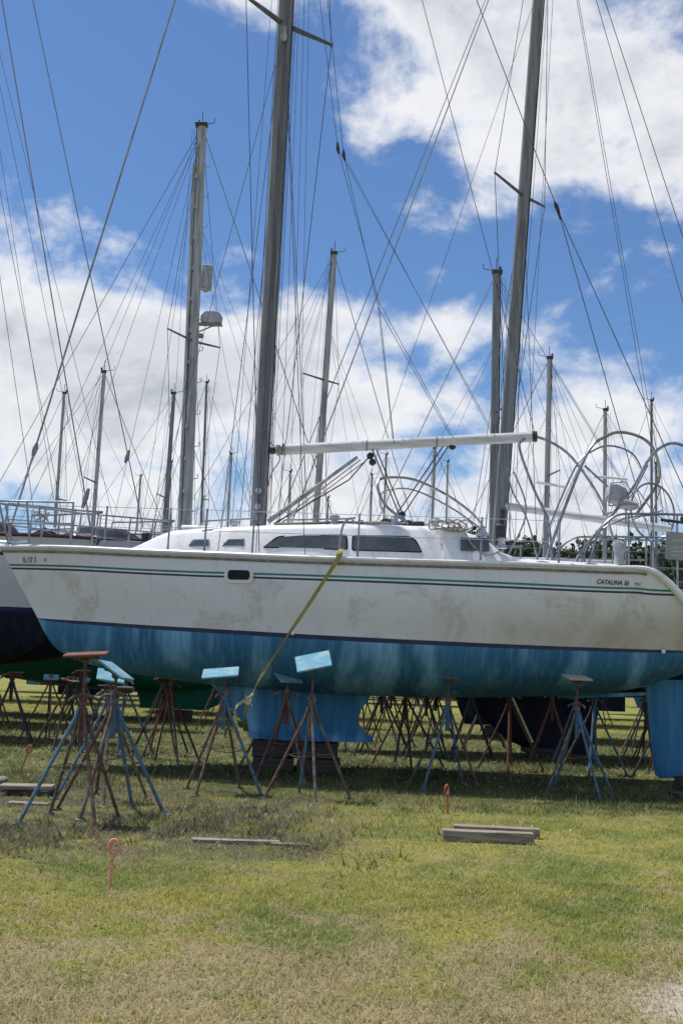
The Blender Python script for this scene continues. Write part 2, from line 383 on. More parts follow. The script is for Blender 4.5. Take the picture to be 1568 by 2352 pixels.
# mast
def mastmesh(base,top,rx,ry,groove=True,n=14,steps=10,taper=1):
    mb=MB(); P=[Vector(base).lerp(Vector(top),i/steps) for i in range(steps+1)]
    vs=[];fs=[]
    for i,p in enumerate(P):
        t=1-(1-taper)*i/steps
        for k in range(n):
            a=2*math.pi*k/n; vs.append((p.x+rx*t*math.cos(a),p.y+ry*t*math.sin(a),p.z))
    for i in range(steps):
        for k in range(n): fs.append((i*n+k,i*n+(k+1)%n,(i+1)*n+(k+1)%n,(i+1)*n+k))
    fs.append(tuple(steps*n+k for k in range(n)))
    mb.add(vs,fs)
    if groove: mb.tube([(p.x+rx*1.0,p.y,p.z) for p in P],.014,5,m=1)
    return mb
TOP=(-1.22,0,21.2)
mast=mastmesh((-1.31,0,3.64),TOP,.122,.09).obj('mast',[m_alug,m_blackp],main)
for tip in((-1.87,-.63,12.35),(-.49,.67,12.35)):
    mb=MB()
    mb.tube([(-1.27,0,12.27),tuple(Vector((-1.27,0,12.27)).lerp(Vector(tip),.5)),tip],[.05,.042,.028],8,sc=(1,1,.5))
    mb.lathe(tip,[(.02,-.04),(.035,0),(.02,.04)],8)
    mb.obj('spreader',[m_sprd],mast)
for s_ in(-1,1):
    mb=MB(); mb.tube([(-1.25,0,17),(-1.25+s_*.45,s_*.55,17.1)],[.045,.025],8); mb.obj('spreader',[m_sprd],mast)
mb=MB(); mb.box((-1.26,-.11,12.1),(.07,.05,.16),bev=.015); mb.lathe((-1.26,-.15,11.95),[(.03,-.06),(.05,-.02),(.05,.05),(.02,.08)],10); mb.obj('mast_light',[m_vinyl],mast)
for dx,dy in((.02,-.12),(.06,-.11),(-.14,-.04),(.15,.03),(.19,-.02)):
    line_obj('halyard',[(-1.31+dx,dy,3.9),(-1.22+dx*.9,dy*.9,21)],.006,m_ropeb,mast,4)
for dx,dy,ex in((.35,-.05,.1),(.5,.06,.12),(-.4,0,-.1),(.65,0,.14)):
    line_obj('halyard',[(-1.31+dx,dy,3.8),(-1.22+ex,dy,21)],.005,m_wire,mast,4)
mb=MB(); mb.lathe((-1.31,0,3.68),[(.2,0),(.2,.03),(.15,.06)],14); mb.obj('mast_collar',[m_ss],mast)
for z,s_ in((4.3,-1),(4.55,1),(4.05,-1)):
    mb=MB(); mb.lathe((-1.31,s_*.08,z),[(.05,-.0),(.04,.03),(.035,.08),(.05,.1)],12,rot=(R(90*s_*-1),0,0)); mb.obj('mast_winch',[m_ss],mast)
# boom
mb=MB(); A=Vector((-1.08,0,4.99)); B=Vector((3.03,0,5.37))
mb.tube([A.lerp(B,i/6) for i in range(7)],.085,12,sc=(1,.75,1))
boom=mb.obj('boom',[m_boom],main)
mb=MB(); mb.tube([B-Vector((.05,0,0)),B+Vector((.03,0,.003))],.088,12,sc=(1,.78,1)); mb.obj('boom_end_cap',[m_blackp],boom)
mb=MB(); mb.box((-1.15,0,4.98),(.16,.09,.1),bev=.02); mb.obj('gooseneck',[m_blackp],boom)
for f in(.35,.62):
    mb=MB(); q=A.lerp(B,f); mb.tube([q+Vector((-.012,0,0)),q+Vector((.012,0,0))],.09,12,sc=(1,.78,1)); mb.obj('boom_band',[m_alug],boom)
mb=MB(); P=[]
for a in range(26):
    t=a/25*math.pi*6
    P.append((-.98+.05*math.sin(t*.3),-.1-.02*math.cos(t),4.98+.09*math.sin(t)*(1+.2*math.sin(t*.37))))
mb.tube(cr(P,3),.012,5); mb.obj('rope_coil',[m_rope],boom)
line_obj('loose_rope',cr([(-1.2,-.05,5.15),(-1.0,-.1,4.85),(-1.12,-.1,4.6),(-1.2,-.12,4.2)],4),.01,m_rope,boom)
mb=MB(); a=Vector((-1.15,0,3.84)); b=Vector((.22,0,4.93))
mb.tube([a,a.lerp(b,.55)],.04,10); mb.tube([a.lerp(b,.5),b],.028,10)
mb.obj('boom_vang',[m_alul],main)
for o1,o2 in(((.08,-.05,-.08),(.05,-.05,-.05)),((.13,.05,-.08),(.09,.05,-.08))): line_obj('vang_line',[a+Vector(o1),b+Vector(o2)],.01,m_rope,main)
for P in ([(.4,-.03,4.93),(.1,-.05,4.55),(-.65,-.1,4.05),(-1.05,-.1,3.8)],[(.5,0,5.1),(1.05,0,3.85)],[(.45,-.05,5.05),(.98,-.1,3.85)],[(1.6,0,5.2),(.85,-.1,4.0)],[(1.68,0,5.2),(.95,.1,4.0)],
   cr([(1.2,-.3,3.88),(1.28,-.3,3.84),(1.1,-.4,3.88),(.9,-.5,3.85),(.6,-.4,3.86)],4)):
    line_obj('mainsheet',P,.011,m_ropeb,main)
for c in((.42,-.03,4.95),(.46,-.03,4.85),(.95,-.1,4.02),(1.72,0,5.16)):
    mb=MB(); mb.lathe(c,[(.03,-.03),(.055,-.02),(.055,.02),(.03,.03)],10,rot=(R(80),0,R(20))); mb.obj('block',[m_blackp],main)
mb=MB(); mb.box((.75,-.2,3.83),(.75,.06,.05),bev=.01); mb.box((.75,-.17,3.88),(.25,.12,.1),(0,0,.3),bev=.02); mb.obj('mainsheet_traveller',[m_blackp],main)
for c,d in(((.5,-.45,3.81),(.12,.1,.08)),((1.0,-.5,3.83),(.14,.2,.09)),((.3,-.6,3.80),(.1,.06,.08)),((1.15,-.8,3.79),(.2,.08,.08))):
    mb=MB(); mb.box(c,d,bev=.02); mb.obj('rope_clutch',[m_blackp],main)
for (x,y,z) in((1.42,-.75,3.74),(2.05,-1.2,3.58),(2.35,-1.24,3.42),(2.05,1.2,3.58),(.8,-.85,3.73)):
    mb=MB(); mb.lathe((x,y,z),[(.075,0),(.07,.03),(.05,.06),(.052,.11),(.07,.13),(.06,.15),(.02,.16)],16); mb.obj('winch',[m_ss],main)
for j in range(5):
    P=[]
    for a in range(24):
        t=a/23*2*math.pi; P.append((1.42+.09*j+.14*math.cos(t),-.98-.02*j-.26,3.72+.07*math.sin(t)+.02*math.sin(3*t+j)))
    line_obj('rope_coil',P,.011,m_rope,main)
line_obj('loose_rope',cr([(1.3,-1.0,3.82),(1.7,-1.25,3.75),(1.9,-1.36,3.45),(2.1,-1.36,3.3),(2.35,-1.38,3.38)],4),.012,m_rope,main)
for x in(2.9,3.6,4.05):
    mb=MB(); mb.tube(cr([(x-.1,-1.48,3.2),(x-.05,-1.48,3.215),(x+.05,-1.48,3.215),(x+.1,-1.48,3.2)],3),.014,6); mb.tube([(x,-1.48,3.17),(x,-1.48,3.21)],.02,6); mb.obj('deck_cleat',[m_blackp],main)
SX=[-3.5,-2.5,-1.95,-1.25,.25,1.98,3.1]
rx=[r[0] for r in rowsM]; rb=[r[2] for r in rowsM]; rz=[r[1] for r in rowsM]
def edge(x,s_): return Vector((x,s_*(float(np.interp(x,rx,rb))-.08),float(np.interp(x,rx,rz))+.01))
for s_ in(-1,1):
    for x in SX:
        e=edge(x,s_); mb=MB(); mb.tube([e,e+Vector((0,0,.12)),e+Vector((.01,0,.66))],[.022,.015,.014],8); mb.lathe(e,[(.04,0),(.035,.02)],10); mb.obj('stanchion',[m_hoop],main)
    for h in(.64,.34):
        line_obj('lifeline',[edge(-4.3,s_)+Vector((0,0,h))]+[edge(x,s_)+Vector((.005,0,h)) for x in SX],.0055,m_ss,main,4)
mb=MB(); e=edge(-.02,-1); mb.tube(cr([e,e+Vector((.03,0,.4)),e+Vector((.1,0,.56)),e+Vector((.22,0,.6))],5),.016,8); mb.obj('boarding_gate_rail',[m_hoop],main)
mb=MB()
zt=3.93
mb.tube(cr([(-4.05,-.7,zt),(-4.7,-.42,zt+.03),(-5.3,-.2,zt+.05),(-5.42,0,zt+.05),(-5.3,.2,zt+.05),(-4.7,.42,zt+.03),(-4.05,.7,zt)],5),.016,8)
mb.tube(cr([(-4.05,-.7,3.6),(-4.7,-.4,3.62),(-5.2,-.16,3.64)],4),.013,8); mb.tube(cr([(-4.05,.7,3.6),(-4.7,.4,3.62),(-5.2,.16,3.64)],4),.013,8)
for s_ in(-1,1):
    mb.tube([(-4.05,s_*.7,3.23),(-4.05,s_*.7,zt)],.016,8); mb.tube([(-4.75,s_*.36,3.26),(-4.85,s_*.36,zt+.02)],.016,8); mb.tube([(-5.15,s_*.1,3.28),(-5.34,s_*.18,zt+.04)],.016,8)
mb.obj('pulpit',[m_hoop],main)
mb=MB(); mb.tube(cr([(-5.3,-.0,3.33),(-5.15,-.05,3.34),(-4.9,-.02,3.36)],3),.03,6); mb.tube([(-5.4,0,3.36),(-5.18,0,3.34)],.035,8); mb.box((-5.35,0,3.3),(.28,.12,.05),bev=.01); mb.obj('bow_roller',[m_ss],main)
def yl(i,n,a,b): return a+(b-a)*i/(n-1)
def arc(pts,ya,yb,r,name='bimini_frame',mat=None):
    P=[(p[0],yl(i,len(pts),ya,yb),p[1]) for i,p in enumerate(pts)]
    return line_obj(name,cr(P,6),r,mat or m_hoop,main,8)
arc([(3.2,3.2),(3.15,3.93),(2.95,4.47),(2.76,5.08),(2.82,5.29),(3.09,5.38),(3.51,5.24),(3.83,4.98),(4.23,4.45),(4.45,3.9)],-.7,.7,.021)
arc([(3.05,3.2),(3.19,3.63),(3.72,4.98),(4.06,5.33),(4.4,5.45),(4.81,5.36),(5.03,5.09),(5.08,4.76),(4.79,4.27)],-.9,.5,.025)
arc([(3.06,3.2),(3.22,3.66),(3.76,4.96),(4.1,5.3),(4.42,5.41),(4.79,5.32),(5.0,5.05)],.2,.9,.015)
arc([(3.5,3.2),(3.61,3.47),(4.37,4.39),(4.76,5.02),(5.09,5.3),(5.4,5.36),(5.8,5.2),(6.0,4.8)],-1.0,.6,.025)
arc([(2.6,3.3),(3.0,4.2),(2.8,4.9)],.5,.6,.014); arc([(3.25,3.3),(3.05,4.1),(2.8,4.6),(2.72,5.0)],.6,.8,.014)
arc([(3.85,4.95),(4.1,4.65),(4.4,4.3)],.1,-.3,.018); arc([(4.35,4.25),(4.6,4.55),(4.85,5.0)],-.1,.1,.018)
arc([(3.9,3.2),(4.2,3.9),(4.7,4.25),(5.3,4.35)],1.0,1.1,.016)
arc([(1.0,3.78),(.72,4.0),(.6,4.17),(.54,4.41),(.64,4.54),(1.12,4.55),(1.74,4.29),(2.18,3.96),(2.35,3.6)],-.9,.1,.021,'dodger_frame')
arc([(1.0,3.78),(.76,4.05),(.66,4.2),(.62,4.38),(.74,4.5),(1.15,4.5),(1.75,4.22),(2.2,3.9)],.9,.2,.015,'dodger_frame')
arc([(3.02,4.58),(3.27,4.59),(3.53,4.59)],-.3,.1,.022,'bimini_strut',m_white); arc([(4.0,4.78),(4.3,4.79),(4.58,4.79)],.1,.3,.022,'bimini_strut',m_white)
mb=MB()
for s_ in(-1,1):
    mb.tube(cr([(3.55,s_*1.5,3.2),(3.72,s_*1.48,3.7),(3.95,s_*1.45,3.93),(4.3,s_*1.42,3.98),(5.2,s_*1.35,4.0),(5.6,s_*1.1,4.0),(5.7,s_*.5,4.0)],5),.018,8)
    mb.tube(cr([(3.7,s_*1.5,3.58),(4.3,s_*1.42,3.6),(5.2,s_*1.35,3.6)],4),.014,8)
    for x in(4.15,4.5,4.85,5.2): mb.tube([(x,s_*1.42,3.1 if x<4.5 else 2.8),(x,s_*1.41,3.98)],.015,8)
mb.obj('pushpit',[m_hoop],main)
mb=MB()
P=[Vector((4.85+.42*math.cos(a),-.2+.28*math.cos(a),4.2+.45*math.sin(a))) for a in np.linspace(0,2*math.pi,33)[:-1]]
mb.tube(P,.016,8,closed=True)
for i in range(0,32,6): mb.tube([Vector((4.85,-.2,4.2)),P[i]],.009,6)
mb.obj('steering_wheel',[m_hoop],main)
mb=MB(); mb.lathe((4.35,-.1,3.1),[(.10,0),(.08,.3),(.075,.45),(.10,.52),(.1,.6),(.04,.63)],14); mb.obj('steering_pedestal',[m_vinyl],main)
mb=MB(); mb.box((4.2,-.5,4.40),(.30,.24,.28),(R(-15),R(18),R(15)),bev=.05); mb.box((4.36,-.5,4.25),(.30,.28,.12),(0,R(12),R(15)),bev=.035); mb.obj('helm_seat',[m_vinyl],main)
mb=MB(); mb.tube([(4.35,-.5,4.22),(4.35,-.5,3.95)],.015,6); mb.tube([(4.05,-.66,4.2),(4.08,-.66,4.55),(4.3,-.66,4.58),(4.5,-.66,4.25),(4.05,-.66,4.2)],.011,6); mb.obj('seat_frame',[m_hoop],main)
mb=MB(); mb.box((4.86,-1.5,3.52),(.42,.012,.40),(0,R(3),R(4)),bev=.004); sg=mb.obj('placard',[m_sign],main)
def scr(x0,x1,z,a,n=26): line_obj('placard_writing',[(x0+(x1-x0)*i/n,-1.512,z+a*math.sin(i*1.7)*(.6+.4*math.sin(i*.9))) for i in range(n+1)],.004,m_white,sg,4)
scr(4.70,5.0,3.60,.03); scr(4.72,4.95,3.50,.012); scr(4.7,5.0,3.44,.008); scr(4.7,4.98,3.39,.008)
mb=MB(); mb.tube([(4.6,-1.46,3.9),(5.05,-1.46,3.86)],.022,8); mb.box((4.95,-1.45,3.92),(.12,.1,.1),bev=.02); mb.obj('rail_clamp',[m_blackp],main)
def stay(pts,r=.008,mat=m_wire,par=main,name='stay'): return line_obj(name,pts,r,mat,par,5)
stay([(-5.22,0,3.4),(TOP[0],0,21.1)],.017,m_wirel,name='forestay')
def along(a,b,z):
    a=Vector(a);b=Vector(b);t=(z-a.z)/(b.z-a.z); return a.lerp(b,t)
p1=along((-5.22,0,3.4),(-1.22,0,21.1),4.75);p2=along((-5.22,0,3.4),(-1.22,0,21.1),4.95)
mb=MB(); mb.tube([p1,p1.lerp(p2,.4),p1.lerp(p2,.6),p2],[.03,.045,.045,.025],10); mb.obj('furler_swivel',[m_wirel],main)
stay([(-1.22,0,21.1),(3.36,0,9.17)],.008,name='backstay'); stay([(3.36,0,9.17),(5.45,-1.35,3.3)],.008,name='backstay'); stay([(3.36,0,9.17),(5.45,1.35,3.3)],.008,name='backstay')
mb=MB(); mb.tube([(3.30,0,9.32),(3.33,0,9.25),(3.36,0,9.17),(3.4,0,9.02)],[.015,.035,.03,.015],8); mb.obj('bridle_block',[m_blackp],main)
stay([(-1.22,0,21.1),(3.03,0,5.42)],.006,name='topping_lift')
for s_ in(-1,1):
    q=(-.24+s_*.05,s_*.12,10.05)
    stay([(-1.22+s_*.1,s_*.08,16.8),q],.005,name='lazy_jack')
    mb=MB(); mb.tube([(q[0]-.01,q[1],10.15),q,(q[0]+.02,q[1],9.95)],[.015,.032,.015],8); mb.obj('lazy_jack_block',[m_blackp],main)
    q2=(.47,s_*.14,7.45); stay([q,q2],.005,name='lazy_jack')
    for e in((.79,s_*.07,5.15),(1.73,s_*.07,5.28)): stay([q2,e],.005,name='lazy_jack')
    stay([q,(2.4,s_*.07,5.32)],.004,name='lazy_jack')
for s_,tip in((-1,(-1.87,-.63,12.35)),(1,(-.49,.67,12.35))):
    stay([(-1.15,s_*1.5,3.2),tip,(-1.25+s_*.4,s_*.5,17.1),TOP],.007,name='shroud')
    stay([(-1.75,s_*1.42,3.2),(-1.28,s_*.08,12.2)],.006,name='shroud'); stay([(-.5,s_*1.5,3.2),(-1.26,s_*.08,12.2)],.006,name='shroud')
    stay([(-1.2,s_*1.45,3.2),(-1.27,s_*.3,12.25),(-1.24,s_*.08,17.0)],.005,name='shroud')
stay([(-3.0,0,3.5),(-1.3,0,12.0)],.005)
# ------------------------------------------------------------------ generic boats
def boat(label,X,D,face,L,bh,zd,zw,zb,top,mats,mr=(.1,.08),mastmat=None,spr=(.5,),keelp=None,cab=.35,boomto=None,near=True,wire=.008,sprad=.9,tips=None,lean0=0,forelean=None,steps=8,toe=None,mastbase=None,extra=()):
    yaw=0 if face>0 else math.pi
    o=empty('sailboat',(X,D,0),label,"sailboat",yaw)
    mt,mbot,mstr=mats
    f_=L/10.66; rows=[]
    for r in cr(MAIN,3 if near else 2):
        def tx(x): return (x+5.31)*f_-.42*L
        def tz(z):
            if z>=2.1: return zw+(z-2.1)/(3.2-2.1)*(zd-zw)
            return zb+(z-1.2)/(.9)*(zw-zb)
        rows.append((tx(r[0]),tz(max(r[1],2.9 if r[0]>4.2 else 0)),r[2]*bh/1.82,tx(r[3]),zw+ (r[4]-2.06)*.6,r[5]*bh/1.82,tx(r[6]),tz(min(r[7],2.0))))
    hull_mb(rows,[0,0,1,1,0,0,0,0,0,1,2,2,2,2,2,2,2]).obj('hull',[mt,mstr,mbot],o,ang=50)
    deck_mb(rows).obj('deck',[m_deck],o)
    if toe:
        mb=MB()
        for s_ in(-1,1): mb.tube([(r[0],s_*(r[2]+.01),r[1]+.015) for r in rows],.035,6)
        mb.obj('toe_rail',[toe],o)
    c=loft([(-.24*L,.4*bh/1.8,.35*bh/1.8,zd-.04,zd+cab*.3),(-.17*L,.75*bh/1.8,.65*bh/1.8,zd-.04,zd+cab*.8),(0,1.1*bh/1.8,.95*bh/1.8,zd-.04,zd+cab),(.17*L,1.15*bh/1.8,1.0*bh/1.8,zd-.04,zd+cab*1.05),(.2*L,1.1*bh/1.8,1.0*bh/1.8,zd-.04,zd+cab*.9)]).obj('cabin',[m_white],o)
    for s_ in(-1,1):
        for (a,b) in((-.1,-.03),(-.01,.06),(.08,.15)):
            y=1.13*bh/1.8; mb=MB(); mb.add([(a*L,s_*(y-.06),zd+cab*.3),(b*L,s_*y,zd+cab*.3),(b*L,s_*(y-.07),zd+cab*.75),(a*L,s_*(y-.12),zd+cab*.72)],[(0,1,2,3)])
            mb.obj('window',[m_glass],c,smooth=False)
    kp=keelp or [(-.12*L,.1*L,zb+.12,.14),(-.1*L,.09*L,zb-.3,.12),(-.07*L,.09*L,.3,.1)]
    foil(kp).obj('keel',[mbot],o,ang=60)
    foil([(.47*L,.56*L,zb+.35,.05),(.49*L,.55*L,.45,.04)]).obj('rudder',[mbot],o)
    sgn=face
    tdx=top[0]*sgn; H=top[1]; base=(lean0*sgn,0,mastbase or zd+cab-.05)
    def mp(z):
        t=(z-base[2])/(H-base[2]); return Vector((base[0]+(tdx-base[0])*t,0,z))
    mm=mastmat or m_alug
    m_=mastmesh(base,(tdx,0,H),mr[0],mr[1],near,10,steps,.85).obj('mast',[mm,m_blackp],o)
    tiplist=[]
    for i,sf in enumerate(spr):
        z=sf if sf>1.5 else base[2]+(H-base[2])*sf
        c0=mp(z)
        for s_ in(-1,1):
            if tips and i==0: tp=Vector(((tips[0 if s_<0 else 1][0]-X)*sgn,(tips[0 if s_<0 else 1][1]-D)*sgn,z+.05))
            else: tp=c0+Vector((.25,s_*sprad*(1-.25*i),.05))
            mb=MB(); mb.tube([c0,tp],[.04 if near else .035,.025],6); mb.obj('spreader',[m_sprd],m_)
            if i==0: tiplist.append(tp)
    tipmast=mp(H)
    mb=MB(); mb.tube([tipmast,tipmast+Vector((0,0,.45))],.012,5); mb.tube([tipmast+Vector((0,0,.06)),tipmast+Vector((-.35,0,.12)),tipmast+Vector((-.36,0,.25))],.012,5)
    mb.box(tipmast+Vector((.02,0,.04)),(mr[0]*2.4,mr[1]*2,.12),bev=.02); mb.lathe(tipmast+Vector((.1,0,.08)),[(.03,0),(.04,.06),(.02,.12)],8)
    mb.obj('wind_vane',[m_blackp],m_)
    bow=Vector((-.415*L,0,zd+.15)); st=Vector((.57*L,0,zd+.1))
    if forelean: bow=Vector(((forelean[0]-X)*sgn,0,forelean[1]))
    line_obj('forestay',[bow,tipmast],wire*1.5,m_wirel,o,5)
    line_obj('backstay',[st,tipmast],wire,m_wire,o,4)
    for j,s_ in enumerate((-1,1)):
        tp=tiplist[j]
        ss=(-1 if tp.y<0 else 1) if tips else s_
        line_obj('shroud',[(.1,ss*.85*bh,zd),tp,tipmast],wire,m_wire,o,4)
        for dx in(-.5,.6): line_obj('shroud',[(dx,ss*.85*bh,zd),mp(tp.z-.1)],wire*.9,m_wire,o,4)
    for q in(0.03,-.07,.35): line_obj('halyard',[mp(base[2]+.3)+Vector((mr[0]*1.3+q,.03,0)),mp(H-.1)+Vector((mr[0]*1.2+min(q,.1),.02,0))],.006,m_wire,m_,4)
    for ex in tuple(extra)+((-.3,.34) if near else (.3,)):
        line_obj('stay',[(ex*L,.1,zd+.1),mp(H-(.1 if ex>0 else (H-zd)*.22))],wire*.75,m_wire,o,4)
    if near:
        mb=MB()
        if boomto: b=Vector(((boomto[0]-X)*sgn,0,boomto[1])); a=Vector((.12,0,boomto[2]))
        else: a=mp(zd+cab+.75)+Vector((.1,0,0)); b=a+Vector((.36*L,0,.05))
        mb.tube([a,b],.08,10); mb.obj('boom',[m_boom],o)
        line_obj('topping_lift',[b,tipmast],wire*.7,m_wire,o,4)
        mb=MB(); x0=-.415*L; zt=zd+.62
        def pb(x): return float(np.interp(x,[r[0] for r in rows],[r[2] for r in rows]))-.05
        xs=[x0-.02,x0+.35,x0+.85,x0+1.5]
        top_=[(x,-max(pb(x),.14),zt) for x in xs[::-1]]+[(x0-.12,0,zt+.02)]+[(x,max(pb(x),.14),zt) for x in xs]
        mb.tube(cr(top_,4),.019,6); mb.tube(cr([(p[0]+.03,p[1],p[2]-.3) for p in top_[:4]],3),.015,6); mb.tube(cr([(p[0]+.03,p[1],p[2]-.3) for p in top_[5:]],3),.015,6)
        for x in xs:
            for s_ in(-1,1): y=s_*max(pb(x),.14); mb.tube([(x+.04,y,zd+.03),(x,y,zt)],.017,6)
        mb.obj('pulpit',[m_hoop],o)
        mb=MB()
        for x in np.linspace(x0+3,.5*L,5):
            for s_ in(-1,1): mb.tube([(x,s_*pb(x),zd-.05),(x,s_*pb(x),zd+.62)],.014,6)
        for s_ in(-1,1):
            for h in(.6,.32): mb.tube([(x,s_*pb(x),zd+h) for x in np.linspace(x0+1.5,.5*L,9)],.006,4)
        mb.obj('lifeline',[m_hoop],o)
    return o,rows
W3=(m_top2,m_black,m_navy)
G2_,_=boat("white sailboat with black bottom and steel pulpit",-8.86,21.5,-1,9.6,1.7,3.85,2.46,1.1,(0,20.5),(m_top2,m_black,m_navy),keelp=[(-1.4,1.6,1.2,.15),(-1.0,1.5,.3,.12)],forelean=(-4.95,4.1),wire=.009,spr=(10.4,15.3),sprad=1.0,cab=.12,extra=(-.36,-.22,-.1),toe=m_maroon)
# deck clutter on the neighbour
for (xa,xb,w0,z0,z1,mm,nm) in((-1.2,-2.5,.55,3.9,4.17,m_canvas,'sail_bag'),(-2.7,-3.3,.3,3.9,4.08,m_canvas,'hatch_cover')):
    loft([(xb,w0*.6,w0*.4,z0-.1,z0+.05),(xb+.2,w0*.9,w0*.7,z0-.1,z1-.04),((xa+xb)/2,w0,w0*.75,z0-.1,z1),(xa-.2,w0*.9,w0*.7,z0-.1,z1-.06),(xa,w0*.6,w0*.4,z0-.1,z0+.05)]).obj(nm,[mm],G2_)
mb=MB(); mb.lathe((-3.62,0,3.92),[(.1,0),(.09,.08),(.05,.12),(.08,.18),(.03,.22)],12); mb.obj('windlass',[m_ss],G2_)
mb=MB(); mb.tube([(-3.95,.05,4.0),(-3.5,.02,3.98)],.03,6); mb.tube(cr([(-4.0,-.18,3.86),(-4.1,0,3.98),(-4.0,.2,3.86)],4),.03,6); mb.obj('anchor',[m_hoop],G2_)
line_obj('rope_coil',[( -3.0+.14*math.cos(t),.35+.14*math.sin(t),4.3+.08*math.sin(t*1.5)) for t in np.linspace(0,12,40)],.014,m_rope,G2_)
G1_,_=boat("tall white sailboat with dark bottom and maroon rail",-10.6,26,-1,15.6,1.9,4.3,2.6,1.1,(0,26.2),(m_top2,m_black,m_maroon),toe=m_maroon,forelean=(-4.75,4.75),wire=.009,spr=(11.5,18.),sprad=1.0,cab=.2,extra=(-.34,-.25,-.15))
loft([(-5.9,.3,.2,4.25,4.4),(-5.4,.5,.35,4.25,4.62),(-4.4,.55,.4,4.25,4.66),(-3.9,.4,.2,4.25,4.42)]).obj('sail_bag',[m_canvas],G1_)
mb=MB(); mb.lathe((-6.0,.3,4.3),[(.12,0),(.12,.25),(.1,.28)],12); mb.obj('windlass',[m_blackp],G1_)
mb=MB(); q=along((-4.95,0,4.1),(-8.86,0,20.5),4.75); x=-(q.x+8.86); mb.tube([(x+.05,0,4.55),(x,0,4.75),(x-.05,0,4.95)],[.03,.055,.03],8); mb.obj('furler_swivel',[m_wirel],G2_)
mb=MB(); q=along((-4.75,0,4.75),(-10.6,0,26.2),6.5); x=-(q.x+10.6); mb.tube([(x+.05,0,6.3),(x+.02,0,6.42),(x,0,6.5),(x-.03,0,6.62)],[.025,.055,.05,.025],8); mb.obj('furler_swivel',[m_wirel],G1_)
C_,_=boat("sailboat with deep black keel and tall grey mast",3.17,22,1,10.8,1.65,3.38,2.45,1.2,(.91,20.2),(m_top2,m_black,m_navy),mr=(.135,.1),spr=(11.68,),tips=((2.86,21.05),(4.17,22.6)),keelp=[(-.9,2.2,1.35,.22),(-.55,2.1,1.0,.2),(0.3,2.0,.3,.16),(.75,1.95,.12,.13),(1.2,1.9,.06,.1)],boomto=(6.7,4.65,5.0),wire=.009,cab=.25,toe=m_maroon)
line_obj('stay',[(-4.6,-.2,4.0),(.85,0,20.0)],.009,m_wire,C_); line_obj('backstay',[(5.7,.6,3.5),(.91,0,20.1)],.008,m_wire,C_)
mb=MB(); mb.tube([(.02,-.12,3.6),(.1,-.13,4.9)],.05,8); mb.box((.05,-.15,4.35),(.2,.12,.5),bev=.03); mb.obj('furled_cover',[m_blackp],C_)
Rb,_=boat("green bottomed ketch with radar dome and mast steps",-4.26,30,-1,11.2,1.75,3.9,2.5,.75,(-.24,17.1),(m_top2,m_green,m_navy),mr=(.15,.11),mastmat=m_alul,spr=(10.6,),tips=((-4.98,29.05),(-3.71,30.7)),wire=.009,extra=(.45,.2,.12,-.2,-.38))
for i in range(26):
    z=4.8+i*.46; x=.24*(z-4)/13; s_=1 if i%2 else -1
    mb=MB()
    if s_>0: mb.tube([(x+.08,.1,z),(x+.08,.26,z+.02),(x+.08,.26,z+.12)],.016,5)
    else: mb.tube([(x-.14,.0,z),(x-.26,.0,z+.02),(x-.26,.0,z+.14)],.016,5)
    mb.obj('mast_step',[m_ss],Rb)
mb=MB(); mb.tube([(.19,.05,4.0),(.40,.05,15.9)],.05,8); mb.obj('furled_mainsail_track',[m_alul],Rb)
mb=MB(); mb.lathe((-.33,-.15,11.35),[(.2,-.18),(.3,-.16),(.32,-.05),(.32,.03),(.26,.13),(.1,.18)],20); mb.obj('radar_dome',[m_vinyl],Rb)
mb=MB(); mb.box((-.3,-.12,11.15),(.7,.25,.04),bev=.01); mb.tube([(.0,-.05,10.9),(-.4,-.12,11.12)],.02,6); mb.box((-.02,-.1,10.8),(.22,.2,.1),bev=.02); mb.obj('radar_bracket',[m_alug],Rb)
mb=MB(); mb.lathe((-.12,-.16,12.55),[(.05,-.42),(.15,-.36),(.17,-.2),(.17,.2),(.15,.34),(.05,.4)],14); mb.obj('radar_reflector',[m_vinyl],Rb)
boat("white sailboat with slim aluminium mast",-.86,34.5,-1,9.6,1.6,3.5,2.4,1.3,(.3,15.1),W3,mr=(.10,.08),mastmat=m_alul,spr=(10.8,),tips=((-1.4,33.9),(-.25,35.1)),wire=.009,extra=(.2,-.2,-.38))
boat("white sailboat with blue boot stripe and stubby mast",3.95,28,1,9.2,1.6,3.4,2.4,1.3,(-.05,12.2),W3,mr=(.115,.09),mastmat=m_alug,spr=(.55,),wire=.008,sprad=.8,extra=(.2,-.4))
boat("white sailboat with masthead instruments",6.8,36,1,9.4,1.6,3.5,2.4,1.3,(.07,12.25),W3,mr=(.09,.08),mastmat=m_alul,spr=(.52,),wire=.009,near=True,extra=(.2,-.4))
FG="sailboats standing in the far rows of the yard"
far=[(-8.7,38,-1,0.02,11.7,.08),(-7.05,43,-1,.1,12.25,.09),(-12.65,48,1,-.05,13.3,.08),(-6.9,54,1,-.2,15.6,.07),(-6.38,61,-1,0,13.3,.08),(-10.6,66,1,0,13.6,.08),
 (10.25,42,1,0,12.0,.09),(13.8,48,1,0,14.0,.07),(4.15,50,-1,.1,11.85,.08),(2.35,60,1,.03,13.4,.06),(6.3,65,1,.02,14.1,.07),(1.9,70,-1,0,14.0,.07),(-2.75,56,1,0,11.5,.06),(-.95,74,1,0,13.0,.07),(-14.0,74,1,.1,14.0,.08),(17.5,60,1,.0,13.5,.08)]
